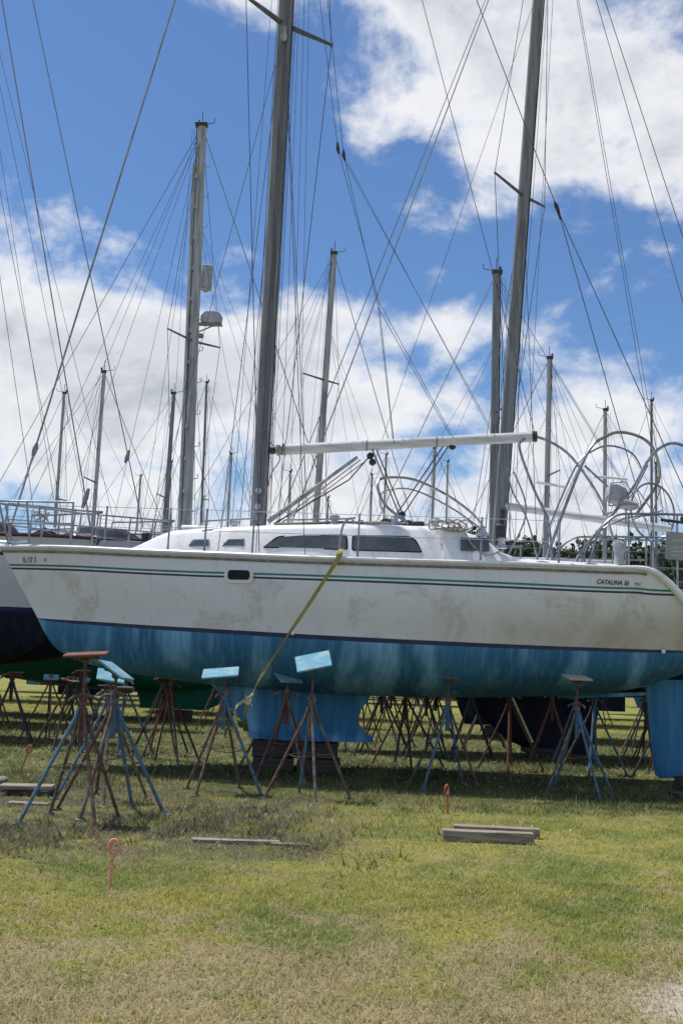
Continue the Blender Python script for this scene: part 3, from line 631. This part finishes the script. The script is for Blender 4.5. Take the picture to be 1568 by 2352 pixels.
for i,(x,d,fc,dx,h,r) in enumerate(far):
    o,_=boat("white sailboat on stands, mast up",x,d,fc,9.0,1.55,3.4,2.35,1.3,(dx,h),((m_top2,(m_black,m_blue,m_redb)[i%3],m_navy)),mr=(r,r*.8),mastmat=(m_alul,m_alug)[i%2],spr=(.5,),near=False,wire=.008 if d<50 else .010,steps=3,sprad=.8,extra=(-.38,))
    o["group"]=FG
# ------------------------------------------------------------------ jack stands
legm=MB(); legm.tube([(.035,0,1.12),(.06,0,1.02),(.5,0,.02)],[.017,.0175,.017],8)
legm.box((.51,0,.012),(.09,.06,.02),(0,R(8),0))
LEG={k:legm.mesh('leg',[m]) for k,m in dict(rust=m_rust,red=m_red,blue=m_bluest,grey=m_greyst,dark=m_darkst).items()}
hub=MB(); hub.lathe((0,0,.78),[(.028,0),(.028,.36),(.04,.37),(.04,.42),(.027,.43)],12)
HUB={k:hub.mesh('collar',[m]) for k,m in dict(rust=m_rust,red=m_red,blue=m_bluest,grey=m_greyst,dark=m_darkst).items()}
HAN=MB(); HAN.tube(cr([(-.16,0,1.19),(-.1,0,1.235),(0,0,1.24),(.1,0,1.235),(.17,0,1.2)],3),.014,7); HAN.lathe((0,0,1.2),[(.04,0),(.04,.07)],8)
HANM=HAN.mesh('handle',[m_greyst]); HANR=HAN.mesh('handle',[m_rust])
CH=MB()
P=[(.26*math.cos(a)*(1),.26*math.sin(a),.55-.03*abs(math.sin(2*a))) for a in np.linspace(0,2*math.pi,25)[:-1]]; CH.tube(P,.006,4,closed=True)
CHM=CH.mesh('chain',[m_rust])
SG="boat stands scattered around the yard"
def stand(x,y,h,legs,pad,rot=0,tilt=(0,0,0),label=None,psize=(.34,.26),sc=1.0,detail=True,name='boat_stand',poff=(0,0)):
    o=empty(name,(x,y,0),label or "weathered steel boat stand with four splayed legs","boat stand",R(rot),SG)
    o.scale=(sc,sc,1)
    n=len(legs)
    for i,l in enumerate(legs):
        q=link(bpy.data.objects.new('leg',LEG[l]),o); q.rotation_euler=(0,0,2*math.pi*i/n+random.uniform(-.12,.12)); q.scale=(random.uniform(.88,1.12),1,1)
    link(bpy.data.objects.new('collar',HUB[legs[0]]),o)
    q=link(bpy.data.objects.new('handle',HANM if pad in(m_padblue,m_padgrey) else HANR),o); q.rotation_euler=(0,0,random.uniform(0,3))
    if detail: link(bpy.data.objects.new('chain',CHM),o)
    mb=MB(); mb.tube([(0,0,.85),(0,0,h-.06)],.014,8); mb.lathe((0,0,h-.09),[(.02,0),(.04,.02),(.04,.05)],10); mb.obj('screw',[m_rust],o)
    M=Euler(tilt).to_matrix(); off=M@Vector((poff[0],poff[1],0))
    mb=MB(); mb.box(Vector((0,0,h))+off,(psize[0],psize[1],.026),tilt,bev=.005)
    mb.obj('pad',[pad],o)
    mb=MB()
    for s_ in(-1,1): mb.box(Vector((0,0,h))+M@Vector((0,s_*.05,-.032)),(.22,.02,.036),tilt)
    mb.box(Vector((0,0,h))+M@Vector((0,0,-.04)),(.06,.12,.02),tilt)
    mb.obj('pad_bracket',[m_greyst if pad is m_padblue else m_rust],o)
    return o
def T(a,b,c=0): return (R(a),R(b),R(c))
stand(-2.54,11.2,1.66,('rust','grey','blue','rust'),m_padred,40,T(6,-5,-35),"rusty boat stand with a red pad, standing empty",(.38,.28),1.12)
stand(-2.36,11.9,1.50,('blue','rust','grey','blue'),m_padblue,80,T(38,4,0),"blue boat stand with tilted blue pad beside a rusty one",(.30,.3),1.2)
stand(-2.62,12.9,1.42,('grey','rust','blue','grey'),m_padblue,15,T(30,10,0),"faded grey boat stand standing close behind two others",(.28,.24),1.15)
stand(-1.40,14.1,1.5,('blue','grey','grey','rust'),m_padblue,-20,T(17,-7,22),"grey boat stand with a bright blue tilted pad",(.42,.36),1.1,poff=(-.06,0))
stand(-.28,13.8,1.68,('grey','blue','rust','grey'),m_padblue,15,T(30,-14,-15),"boat stand with one blue leg and raised blue pad",(.42,.38),1.05)
stand(1.62,15.75,1.60,('blue','grey','blue','rust'),m_padbrown,55,T(48,0,-55),"slim blue boat stand with brown pad against the hull",(.30,.24),1.1)
stand(3.36,15.3,1.60,('blue','blue','grey','blue'),m_padgrey,20,T(12,0,-5),"blue boat stand with bare plywood pad",(.34,.26),1.05)
stand(-2.6,17.6,1.55,('red','rust','red','grey'),m_padblue,25,T(-30,15,0),"red oxide boat stand with blue pad under the bow",(.3,.24),1.0)
stand(-.85,17.35,1.42,('red','rust','grey','rust'),m_padblue,5,T(-25,0,0),"rust red boat stand beside the keel",(.34,.26),1.2)
stand(-.68,15.9,1.45,('red','rust','rust','grey'),m_padblue,35,T(35,0,0),"rust red boat stand bracing the hull near the keel",(.34,.26),1.1)
stand(-2.95,19.2,1.3,('dark','rust','dark','rust'),m_padbrown,35,T(-10,0,0))
bgst=[(-5.9,20.2,1.25,'dark'),(-6.9,19.9,1.3,'rust'),(-5.2,22.6,1.3,'dark'),(-4.3,20.9,1.1,'blue'),(-5.6,24.5,1.1,'grey'),(-4.2,27.4,1.1,'dark'),(-7.2,23.3,1.1,'red'),(-3.6,19.0,1.1,'blue'),(-4.7,19.6,1.2,'dark'),(-5.5,21.4,1.2,'rust'),(-6.1,17.5,1.3,'dark'),
(.9,20.9,1.35,'dark'),(1.7,20.4,1.4,'dark'),(2.6,21.0,1.35,'dark'),(1.2,23.4,1.3,'rust'),(.6,24.6,1.2,'red'),(4.0,20.3,1.35,'red'),(4.5,20.6,1.4,'blue'),(5.7,20.2,1.5,'dark'),(6.3,20.5,1.5,'dark'),(6.1,21.0,1.4,'rust'),(2.0,26.6,1.3,'rust'),(5.0,26.5,1.3,'dark'),(-1.5,28.6,1.3,'blue'),(-6.5,28.6,1.3,'rust'),(4.4,29.4,1.3,'grey'),(-3.2,33.2,1.3,'dark'),(1.1,33.2,1.3,'rust'),(8.3,34.6,1.3,'dark'),(3.0,18.9,1.3,'red'),(4.4,18.7,1.35,'blue'),
(2.1,22.9,1.4,'dark'),(.2,22.2,1.3,'dark'),(3.3,24.0,1.3,'dark'),(4.9,22.9,1.3,'dark'),(5.6,18.6,1.35,'dark'),(1.2,18.6,1.35,'rust'),(-2.0,23.5,1.2,'dark'),(-2.8,26.4,1.2,'rust'),(6.8,24.2,1.3,'grey'),(7.2,22.6,1.4,'dark')]
for x,y,h,c in bgst:
    c2={'dark':'rust','rust':'dark','blue':'grey','red':'rust','grey':'blue'}[c]
    stand(x,y,h,(c,c2,c,c),random.choice([m_padbrown,m_padgrey,m_padblue]),random.uniform(0,90),T(random.uniform(-25,25),0,0),{'dark':"dark steel boat stand among the rows",'rust':"rusty boat stand among the rows",'blue':"faded blue boat stand among the rows",'red':"red oxide boat stand among the rows",'grey':"grey boat stand among the rows"}[c],(.28,.22),random.uniform(1,1.25),False)
def block(name,c,d,mat,label,rot=0,bev=.01,cat="timber block"):
    mb=MB(); mb.box((0,0,0),d,(0,0,0),bev=bev); o=mb.obj(name,[mat],None,c); o.rotation_euler=(0,0,R(rot)); o["label"]=label; o["category"]=cat; return o
for (x,y,z,w,h,m,rt) in((-.9,17.1,.11,.62,.22,m_wooddk,3),(-.93,17.15,.355,.55,.26,m_wooddk,-2),(-.2,17.1,.11,.62,.22,m_wooddk,-4),(-.28,17.15,.355,.7,.26,m_wooddk,3)):
    block('keel_block',(x,y,z),(w,.6,h),m,"dark block stacked under the blue keel",rt,.015,"keel block")
for (x,y) in((3.9,21.9),(-7.8,21.5),(-10.2,26),(-4.6,30),(-1.2,34.5),(4.0,28),(6.8,36)):
    block('keel_block',(x+.3,y,.14),(.9,.6,.27 if x!=3.9 else .1),m_wooddk,"timber block carrying a keel",0,.015,"keel block")
block('timber_beam',(1.54,10.9,.055),(.88,.11,.11),m_wood,"weathered square timber lying in the grass",-2,.008)
block('timber_beam',(1.68,11.3,.05),(.86,.1,.1),m_wood,"weathered square timber lying beside another",-5,.008)
block('timber_plank',(-.85,10.3,.018),(.8,.1,.03),m_wood,"thin grey plank lying flat in the grass",2,.004,"plank")
block('timber_plank',(-.35,10.25,.015),(.35,.05,.02),m_wood,"broken grey stick in the grass",-4,.004,"plank")
block('timber_plank',(-3.55,13.1,.1),(.6,.25,.05),m_wood,"weathered plank on a low stack",6,.006,"plank")
block('timber_plank',(-3.5,13.15,.045),(.5,.3,.06),m_wooddk,"dark plank under another plank",-8,.006,"plank")
block('concrete_block',(-4.15,13.4,.08),(.5,.3,.16),m_conc,"grey concrete block in the weeds",8,.02,"concrete block")
block('timber_plank',(-3.3,12.3,.015),(.45,.12,.03),m_wood,"short board half hidden in weeds",-5,.004,"plank")
block('timber_plank',(5.1,15.4,.05),(.8,.3,.08),m_wooddk,"dark wide board under the stern",10,.006,"plank")
block('timber_plank',(5.4,16.4,.16),(.7,.2,.14),m_wooddk,"dark timber under the rudder",15,.01,"plank")
def anchor(x,y,h,mat,label,lean=0,rz=0):
    o=empty('ground_anchor',(x,y,0),label,"ground anchor",R(rz)); o.rotation_euler=(0,R(lean),R(rz))
    mb=MB(); mb.tube([(0,0,-.15),(0,0,h-.1)],.012,8); mb.obj('shaft',[mat],o)
    mb=MB(); r=.034; P=[(0,0,h-.12)]+[(r*math.sin(a)*1.0,0.004*a,h-.05-r*math.cos(a)*1.45) for a in np.linspace(.35,2*math.pi-.2,18)]+[(-.008,.02,h-.11)]
    mb.tube(P,.012,8); mb.obj('eye',[mat],o)
anchor(-1.545,8.06,.35,m_orange,"salmon pink screw anchor with looped eye in grass",2,10)
anchor(1.35,12.86,.33,m_orange2,"rusty orange screw anchor with looped eye",-3,60)
anchor(-4.25,15.2,.42,m_orange2,"leaning rusty orange ground anchor",18,10)
st=empty('ratchet_strap',(0,0,0),"olive webbing strap running from the deck to the ground","strap")
def ribbon(P,w,dirs,mat,name):
    P=cr(P,6); Dv=cr(dirs,6); mb=MB(); vs=[]
    for p,d in zip(P,Dv):
        d=Vector(d).normalized()*w/2; vs+= [Vector(p)-d,Vector(p)+d]
    mb.add(vs,[(2*i,2*i+1,2*i+3,2*i+2) for i in range(len(P)-1)]); return mb.obj(name,[mat],st)
ribbon([(.05,15.35,3.28),(-.0,15.12,3.22),(-.03,15.08,3.1),(-.25,15.07,2.72),(-.5,15.05,2.3),(-.72,15.03,1.94),(-.98,15.0,1.51)],.09,[(1,.0,-.3),(1,.0,.2),(1,0,.35),(1,.4,.5),(1,0,.5),(.6,.9,.4),(1,0,.7)],m_strap,'webbing')
ribbon([(-.98,15.0,1.51),(-1.08,14.98,1.3),(-1.16,14.95,1.12),(-1.24,15.6,.9),(-1.3,16.3,.75),(-1.32,16.9,.6)],.085,[(1,0,.7),(.4,.8,.5),(1,0,.6),(.3,.9,.2),(.8,.3,.3),(1,.2,0)],m_strapp,'loose_webbing')
ribbon([(-1.1,14.97,1.2),(-1.25,14.9,1.1),(-1.33,14.9,1.0),(-1.3,14.9,.75)],.06,[(.3,0,1),(.3,0,1),(.2,.4,1),(1,.2,.2)],m_strapp,'strap_tail')
mb=MB(); mb.box((-1.16,14.95,1.12),(.09,.05,.12),(0,R(30),0),bev=.01); mb.tube([(-1.2,14.93,1.2),(-1.1,14.93,1.05)],.012,6); mb.obj('ratchet_buckle',[m_ss],st)
o=empty('ratchet_strap',(3.1,20.2,0),"faded yellow strap hanging from a distant hull","strap")
line_obj('webbing',[(0,0,1.5),(.5,-.2,.4)],.025,m_strapp,o,4)
# ------------------------------------------------------------------ trees
m_leaf,nt,b=newmat('foliage')
tc=nt.node('ShaderNodeNewGeometry').outputs['Position']; n=nt.noise(tc,.9,5,.7)
nt.put(b.inputs['Base Color'],nt.mix(nt.ss(n,.35,.65),(.018,.032,.012),(.06,.09,.028))); b.inputs['Roughness'].default_value=.8
m_bark=paint('bark',(.1,.08,.06),(.06,.05,.04),4,.95,bump=.5)
def tree_mesh(seed,N=3600):
    r=np.random.default_rng(seed)
    lobes=[(r.uniform(-.42,.42),r.uniform(-.42,.42),r.uniform(.42,.86),r.uniform(.13,.24)) for _ in range(15)]
    V=[];F=[]
    for i in range(N):
        l=lobes[r.integers(len(lobes))]; d=r.normal(size=3); d/=np.linalg.norm(d); rad=l[3]*r.uniform(.55,1.08)
        c=np.array(l[:3])+d*rad*np.array([1,1,.75]); a=r.normal(size=3); a/=np.linalg.norm(a); q=np.cross(a,r.normal(size=3)); q/=np.linalg.norm(q); s_=r.uniform(.012,.03)
        b0=len(V); V+= [c-a*s_,c+q*s_*.6,c+a*s_,c-q*s_*.6]; F.append((b0,b0+1,b0+2,b0+3))
    me=bpy.data.meshes.new('crown'); me.from_pydata([tuple(v) for v in V],[],F); me.materials.append(m_leaf)
    mb=MB(); mb.tube([(0,0,0),(.01,0,.2),(.0,.01,.42)],[.04,.03,.022],8)
    for l in lobes[:8]: mb.tube([(0,0,.25+.1*r.random()),(l[0]*.5,l[1]*.5,l[2]*.7),(l[0],l[1],l[2])],[.02,.013,.005],5)
    return me,mb.mesh('trunk',[m_bark])
TM=[tree_mesh(s_) for s_ in(1,2,3)]
tx=[(9.2,92,14.6),(13,96,14.4),(16,90,13.8),(19.5,94,13.2),(23.5,98,14.9),(26,91,13.6),(29.5,95,14.4),(33,92,13.6),(37,97,14),(11,104,14.6),(21.5,106,14.6),(31,108,15.4)]
for i,(x,y,h) in enumerate(tx):
    o=empty('tree',(x,y,0),"dark green broadleaf tree behind the boatyard","tree",R(i*67),"trees along the yard edge"); o.scale=(h*.85,h*.85,h)
    link(bpy.data.objects.new('trunk',TM[i%3][1]),o); link(bpy.data.objects.new('crown',TM[i%3][0]),o)
V=[];F=[]
for i in range(26000):
    x=rng.uniform(-75,75); h=6.0+1.5*math.sin(x*.23)+1.2*math.sin(x*.61+1); z=rng.uniform(0,1)**.8*h; y=122+rng.uniform(-3,3)
    a=rng.normal(size=3);a/=np.linalg.norm(a);q=np.cross(a,rng.normal(size=3));q/=np.linalg.norm(q);s_=rng.uniform(.25,.6);c=np.array([x,y,z]);b0=len(V)
    V+=[tuple(c-a*s_),tuple(c+q*s_*.6),tuple(c+a*s_),tuple(c-q*s_*.6)];F.append((b0,b0+1,b0+2,b0+3))
me=bpy.data.meshes.new('distant_woods');me.from_pydata(V,[],F);me.materials.append(m_leaf)
o=link(bpy.data.objects.new('distant_woods',me)); o["kind"]="stuff"; o["label"]="far-off dark green woods beyond the yard"; o["category"]="woods"
# ------------------------------------------------------------------ ground + grass
def grass_color(nt):
    pos=nt.node('ShaderNodeNewGeometry').outputs['Position']; sp=nt.node('ShaderNodeSeparateXYZ'); nt.put(sp.inputs[0],pos)
    n1=nt.noise(pos,.8,6,.68,.7); n2=nt.noise(pos,2.1,7,.7,.5); n3=nt.noise(pos,9,4,.7)
    near=nt.ss(sp.outputs[1],8.2,5.4)
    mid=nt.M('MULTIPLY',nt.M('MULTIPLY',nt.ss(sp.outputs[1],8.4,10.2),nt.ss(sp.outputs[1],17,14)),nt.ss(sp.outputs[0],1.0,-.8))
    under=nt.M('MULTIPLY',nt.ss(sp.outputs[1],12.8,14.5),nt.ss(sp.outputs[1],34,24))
    col=nt.mix(nt.ss(n1,.38,.60),(.185,.225,.045),(.36,.34,.08))
    dry=nt.ss(nt.M('ADD',n2,nt.M('MULTIPLY',near,.17)),.51,.66)
    col=nt.mix(nt.M('MULTIPLY',dry,.8),col,(.42,.34,.20))
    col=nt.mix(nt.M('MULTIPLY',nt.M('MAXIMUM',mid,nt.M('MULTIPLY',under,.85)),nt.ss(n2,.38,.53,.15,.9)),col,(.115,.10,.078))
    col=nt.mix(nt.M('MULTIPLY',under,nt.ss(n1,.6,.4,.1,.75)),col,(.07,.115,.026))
    return pos,sp,n1,n2,n3,col
m_g,nt,b=newmat('ground_soil_thatch')
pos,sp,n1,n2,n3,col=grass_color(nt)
f4=nt.noise(pos,45,4,.75)
col=nt.mix(nt.ss(f4,.35,.7,.15,.7),col,(.10,.085,.045))
dx=nt.M('DIVIDE',nt.M('SUBTRACT',sp.outputs[0],2.55),1.0); dy=nt.M('DIVIDE',nt.M('SUBTRACT',sp.outputs[1],5.75),.75)
dd=nt.M('ADD',nt.M('MULTIPLY',dx,dx),nt.M('MULTIPLY',dy,dy))
sand=nt.ss(nt.M('ADD',dd,nt.M('MULTIPLY',n3,1.4)),1.9,1.3)
col=nt.mix(sand,col,nt.mix(nt.ss(f4,.3,.7),(.5,.44,.36),(.33,.28,.22)))
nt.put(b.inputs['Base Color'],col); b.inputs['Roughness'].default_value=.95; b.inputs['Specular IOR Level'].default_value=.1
bp=nt.node('ShaderNodeBump'); bp.inputs['Strength'].default_value=.6; bp.inputs['Distance'].default_value=.03; nt.put(bp.inputs['Height'],f4); nt.put(b.inputs['Normal'],bp.outputs[0])
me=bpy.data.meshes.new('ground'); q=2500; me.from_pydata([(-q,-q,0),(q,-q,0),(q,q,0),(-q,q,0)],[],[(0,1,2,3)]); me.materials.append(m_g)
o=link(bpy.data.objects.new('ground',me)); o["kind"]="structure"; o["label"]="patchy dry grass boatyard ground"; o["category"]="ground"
def blade_mat(name,dark=1.0):
    m,nt,b=newmat(name)
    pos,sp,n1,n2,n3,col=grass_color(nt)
    at=nt.node('ShaderNodeAttribute'); at.attribute_name='tint'
    col=nt.mix(nt.ss(at.outputs['Fac'],.6,1.0,0,.65),col,(.56,.48,.28))
    col=nt.mix(nt.ss(at.outputs['Fac'],.4,0.0,0,.65),col,(.085,.125,.025))
    if dark<1: col=nt.mix(1-dark,col,(.04,.055,.022))
    nt.put(b.inputs['Base Color'],col); b.inputs['Roughness'].default_value=.6; b.inputs['Specular IOR Level'].default_value=.2
    tr=nt.node('ShaderNodeBsdfTranslucent'); nt.put(tr.inputs['Color'],col); ms=nt.node('ShaderNodeMixShader'); ms.inputs[0].default_value=.3
    outn=[x for x in nt.n if x.type=='OUTPUT_MATERIAL'][0]; nt.l.new(b.outputs[0],ms.inputs[1]); nt.l.new(tr.outputs[0],ms.inputs[2]); nt.l.new(ms.outputs[0],outn.inputs[0])
    return m
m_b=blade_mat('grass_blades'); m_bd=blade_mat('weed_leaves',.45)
def blades(name,y0,y1,dens,ln,wd,five,seed,label,filt=None,mat=m_b,up=(.3,1.0)):
    r=np.random.default_rng(seed); w=.36*y1+.6
    N=int(dens*(y1-y0)*2*w); X=r.uniform(-w,w,N); Y=r.uniform(y0,y1,N)
    k=np.abs(X)<.35*Y+.6; sd=((X-2.55)/1.0)**2+((Y-5.75)/.75)**2; k&=(sd+r.uniform(0,1,N)*.8>1.25)
    if filt is not None: k&=filt(X,Y,r)
    X=X[k];Y=Y[k];N=len(X)
    L=r.uniform(ln[0],ln[1],N); Wd=r.uniform(wd[0],wd[1],N)/2; a=r.uniform(0,2*np.pi,N); el=r.uniform(up[0],up[1],N)
    cl=(np.sin(X*1.9+np.sin(Y*1.3))*np.cos(Y*2.1+X)*.5+.5)*.5+(np.sin(X*9+2*np.sin(Y*5))*np.sin(Y*8+X*3)*.5+.5)*.5
    L*=.55+.95*cl
    h=np.stack([np.cos(a),np.sin(a)],1); p=np.stack([-np.sin(a),np.cos(a)],1)
    tint=np.clip(r.normal(.5,.26,N),0,1)
    base=np.stack([X,Y,np.zeros(N)-.003],1); pw=np.concatenate([p*Wd[:,None],np.zeros((N,1))],1)
    mid=base+np.concatenate([h*(L*.5*np.cos(el))[:,None]*.8,(L*.5*np.sin(el)+.002)[:,None]],1)
    tip=base+np.concatenate([h*(L*np.cos(el*.7))[:,None],(L*np.sin(el*.7)*.9)[:,None]],1)
    me=bpy.data.meshes.new(name)
    if five:
        V=np.stack([base-pw,base+pw,mid+pw*.8,mid-pw*.8,tip],1).reshape(-1,3); i=np.arange(N)*5
        F=np.stack([i,i+1,i+2,i+3,i+3,i+2,i+4],1).reshape(-1); ls=np.stack([np.arange(N)*7,np.arange(N)*7+4],1).reshape(-1); nv=5;nl=7;nf=2
    else:
        V=np.stack([base-pw,base+pw,tip],1).reshape(-1,3); i=np.arange(N)*3; F=np.stack([i,i+1,i+2],1).reshape(-1); ls=np.arange(N)*3;nv=3;nl=3;nf=1
    me.vertices.add(N*nv); me.vertices.foreach_set('co',V.astype(np.float32).ravel()); me.loops.add(N*nl); me.loops.foreach_set('vertex_index',F.astype(np.int32))
    me.polygons.add(N*nf); me.polygons.foreach_set('loop_start',ls.astype(np.int32)); me.update(calc_edges=True)
    at=me.attributes.new('tint','FLOAT','POINT'); at.data.foreach_set('value',np.repeat(tint,nv).astype(np.float32))
    me.materials.append(mat)
    o=link(bpy.data.objects.new(name,me)); o["kind"]="stuff"; o["label"]=label; o["category"]="grass"; return o
blades('grass',4.6,9.0,4600,(.025,.075),(.003,.0065),True,1,"short patchy green and straw-coloured grass",up=(.3,1.2))
blades('grass',9.0,16.0,1700,(.03,.10),(.005,.011),False,2,"short patchy grass around the stands",up=(.35,1.2))
blades('grass',16.0,42.0,260,(.06,.18),(.012,.028),False,3,"grass under the rows of boats")
def fl(X,Y,r):
    v=np.sin(X*1.7+1)*np.cos(Y*1.3)+np.sin(X*.8-Y*1.1+2)*.8+np.sin(X*6+Y*4)*np.sin(Y*7-X*2)*.6+r.normal(0,.3,len(X)); c=(Y>8.4)&((X<1.2)|(Y>13))
    return c&(v>.55)
blades('weeds',8.2,20,520,(.06,.17),(.010,.026),False,5,"low leafy weeds between the stands",fl,mat=m_bd,up=(.6,1.4))
m_fl=paint('flower_white',(.6,.58,.48),(.5,.5,.4),20,.7)
def ff(X,Y,r): return (np.sin(X*2+3)+np.sin(Y*1.7)>.5)&(Y>10.5)
blades('white_wildflowers',10,20,5,(.015,.025),(.015,.025),False,8,"tiny white wildflowers and litter in the grass",ff,mat=m_fl,up=(.9,1.5)).location=(0,0,.05)
# ------------------------------------------------------------------ world
w=bpy.data.worlds.new("World"); S.world=w; w.use_nodes=True; nt=NT(w.node_tree); bg=w.node_tree.nodes['Background']
SE,SAZ=68,-62
sky=nt.node('ShaderNodeTexSky',sky_type='NISHITA'); sky.sun_disc=False; sky.sun_elevation=R(SE); sky.sun_rotation=R(SAZ); sky.air_density=1.0; sky.dust_density=.4; sky.ozone_density=2.0
g=nt.node('ShaderNodeTexCoord').outputs['Generated']; sp=nt.node('ShaderNodeSeparateXYZ'); nt.put(sp.inputs[0],g)
el=nt.M('MULTIPLY',nt.M('ARCSINE',sp.outputs[2]),57.296); az=nt.M('MULTIPLY',nt.M('ARCTAN2',sp.outputs[0],sp.outputs[1]),57.296)
blobs=[(10,29.3,9.0,5.0,1.0),(17,26,5.5,3.6,.65),(5,23.3,3.4,1.4,.62),(3.5,34,6,2.2,.7),(-8,34.2,6.0,2.2,1.0),(-18,15.8,9,4.4,.8),(-8,15.3,8.5,4.7,.78),(-1.5,17.0,4.2,3.0,.62),(6.5,17.9,4.8,1.6,.6),(4.6,20.8,1.3,1.5,.5),(0.8,27,2.0,2.4,.42),(14,13,6,2.9,.7),(-6,10,15,3.0,.45),(1,13.2,4,1.5,.45),(0,4.8,60,3.6,.6),(9,8.8,13,2.2,.45)]
fld=None
for a0,e0,ra,re,wt in blobs:
    da=nt.M('DIVIDE',nt.M('SUBTRACT',az,a0),ra); de=nt.M('DIVIDE',nt.M('SUBTRACT',el,e0),re)
    ex=nt.M('MULTIPLY',nt.M('EXPONENT',nt.M('MULTIPLY',nt.M('ADD',nt.M('MULTIPLY',da,da),nt.M('MULTIPLY',de,de)),-1.0)),wt)
    fld=ex if fld is None else nt.M('ADD',fld,ex)
out=nt.ss(nt.M('ABSOLUTE',az),26,40,0,.42); hi=nt.ss(el,38,50,0,.35)
fld=nt.M('ADD',fld,nt.M('MAXIMUM',out,hi))
fld=nt.M('MINIMUM',fld,1.0)
vec=nt.vscale(g,(1,1,1.5))
na=nt.noise(vec,8,11,.6,.2); nb=nt.noise(vec,3.2,4,.5); nc=nt.noise(vec,13,9,.62,.2)
fb=nt.M('ADD',nt.M('MULTIPLY',nt.M('SUBTRACT',na,.5),2.3),nt.M('MULTIPLY',nt.M('SUBTRACT',nb,.5),.5))
dens=nt.M('ADD',fld,fb)
alpha=nt.ss(dens,.28,.78)
thick=nt.ss(nt.M('ADD',dens,nt.M('MULTIPLY',nt.M('SUBTRACT',nc,.5),1.3)),.6,1.35)
mp_=nt.node('ShaderNodeMapping'); nt.put(mp_.inputs[0],vec); mp_.inputs['Location'].default_value=(0,0,.05)
nu=nt.noise(mp_.outputs[0],8,7,.6,.2)
lit=nt.ss(nt.M('SUBTRACT',na,nu),-.14,.14)
shade=nt.M('MULTIPLY',thick,nt.M('ADD',.4,nt.M('MULTIPLY',nt.M('SUBTRACT',1.0,lit),.6)))
cl=nt.mix(shade,(9.0,9.1,9.4),(4.2,4.6,5.2))
skc=nt.mix(1.0,sky.outputs[0],(.76,.98,1.22),'MULTIPLY')
haze=nt.ss(el,13,1,0,.4); skc=nt.mix(haze,skc,(4.4,5.8,7.6))
fin=nt.mix(nt.M('MULTIPLY',alpha,.97),skc,cl)
nt.put(bg.inputs['Color'],fin); bg.inputs['Strength'].default_value=.1
sl=bpy.data.lights.new('sun','SUN'); sl.energy=4.6; sl.angle=R(.5); sl.color=(1,.965,.91)
so=bpy.data.objects.new('sun',sl); link(so)
d=Vector((math.sin(R(SAZ))*math.cos(R(SE)),math.cos(R(SAZ))*math.cos(R(SE)),math.sin(R(SE))))
so.rotation_euler=d.to_track_quat('Z','Y').to_euler(); so.location=(0,0,30)
cd=bpy.data.cameras.new('camera'); cd.sensor_fit='VERTICAL'; cd.sensor_height=36; cd.sensor_width=24; cd.lens=38.27; cd.clip_end=6000; cd.clip_start=.1
co=bpy.data.objects.new('camera',cd); link(co); co.matrix_world=Matrix.Translation((0,0,1.65))@Matrix.Rotation(R(98),4,'X')@Matrix.Rotation(R(2.2),4,'Z')
S.camera=co
S.view_settings.view_transform='Standard'; S.view_settings.look='None'; S.view_settings.exposure=0
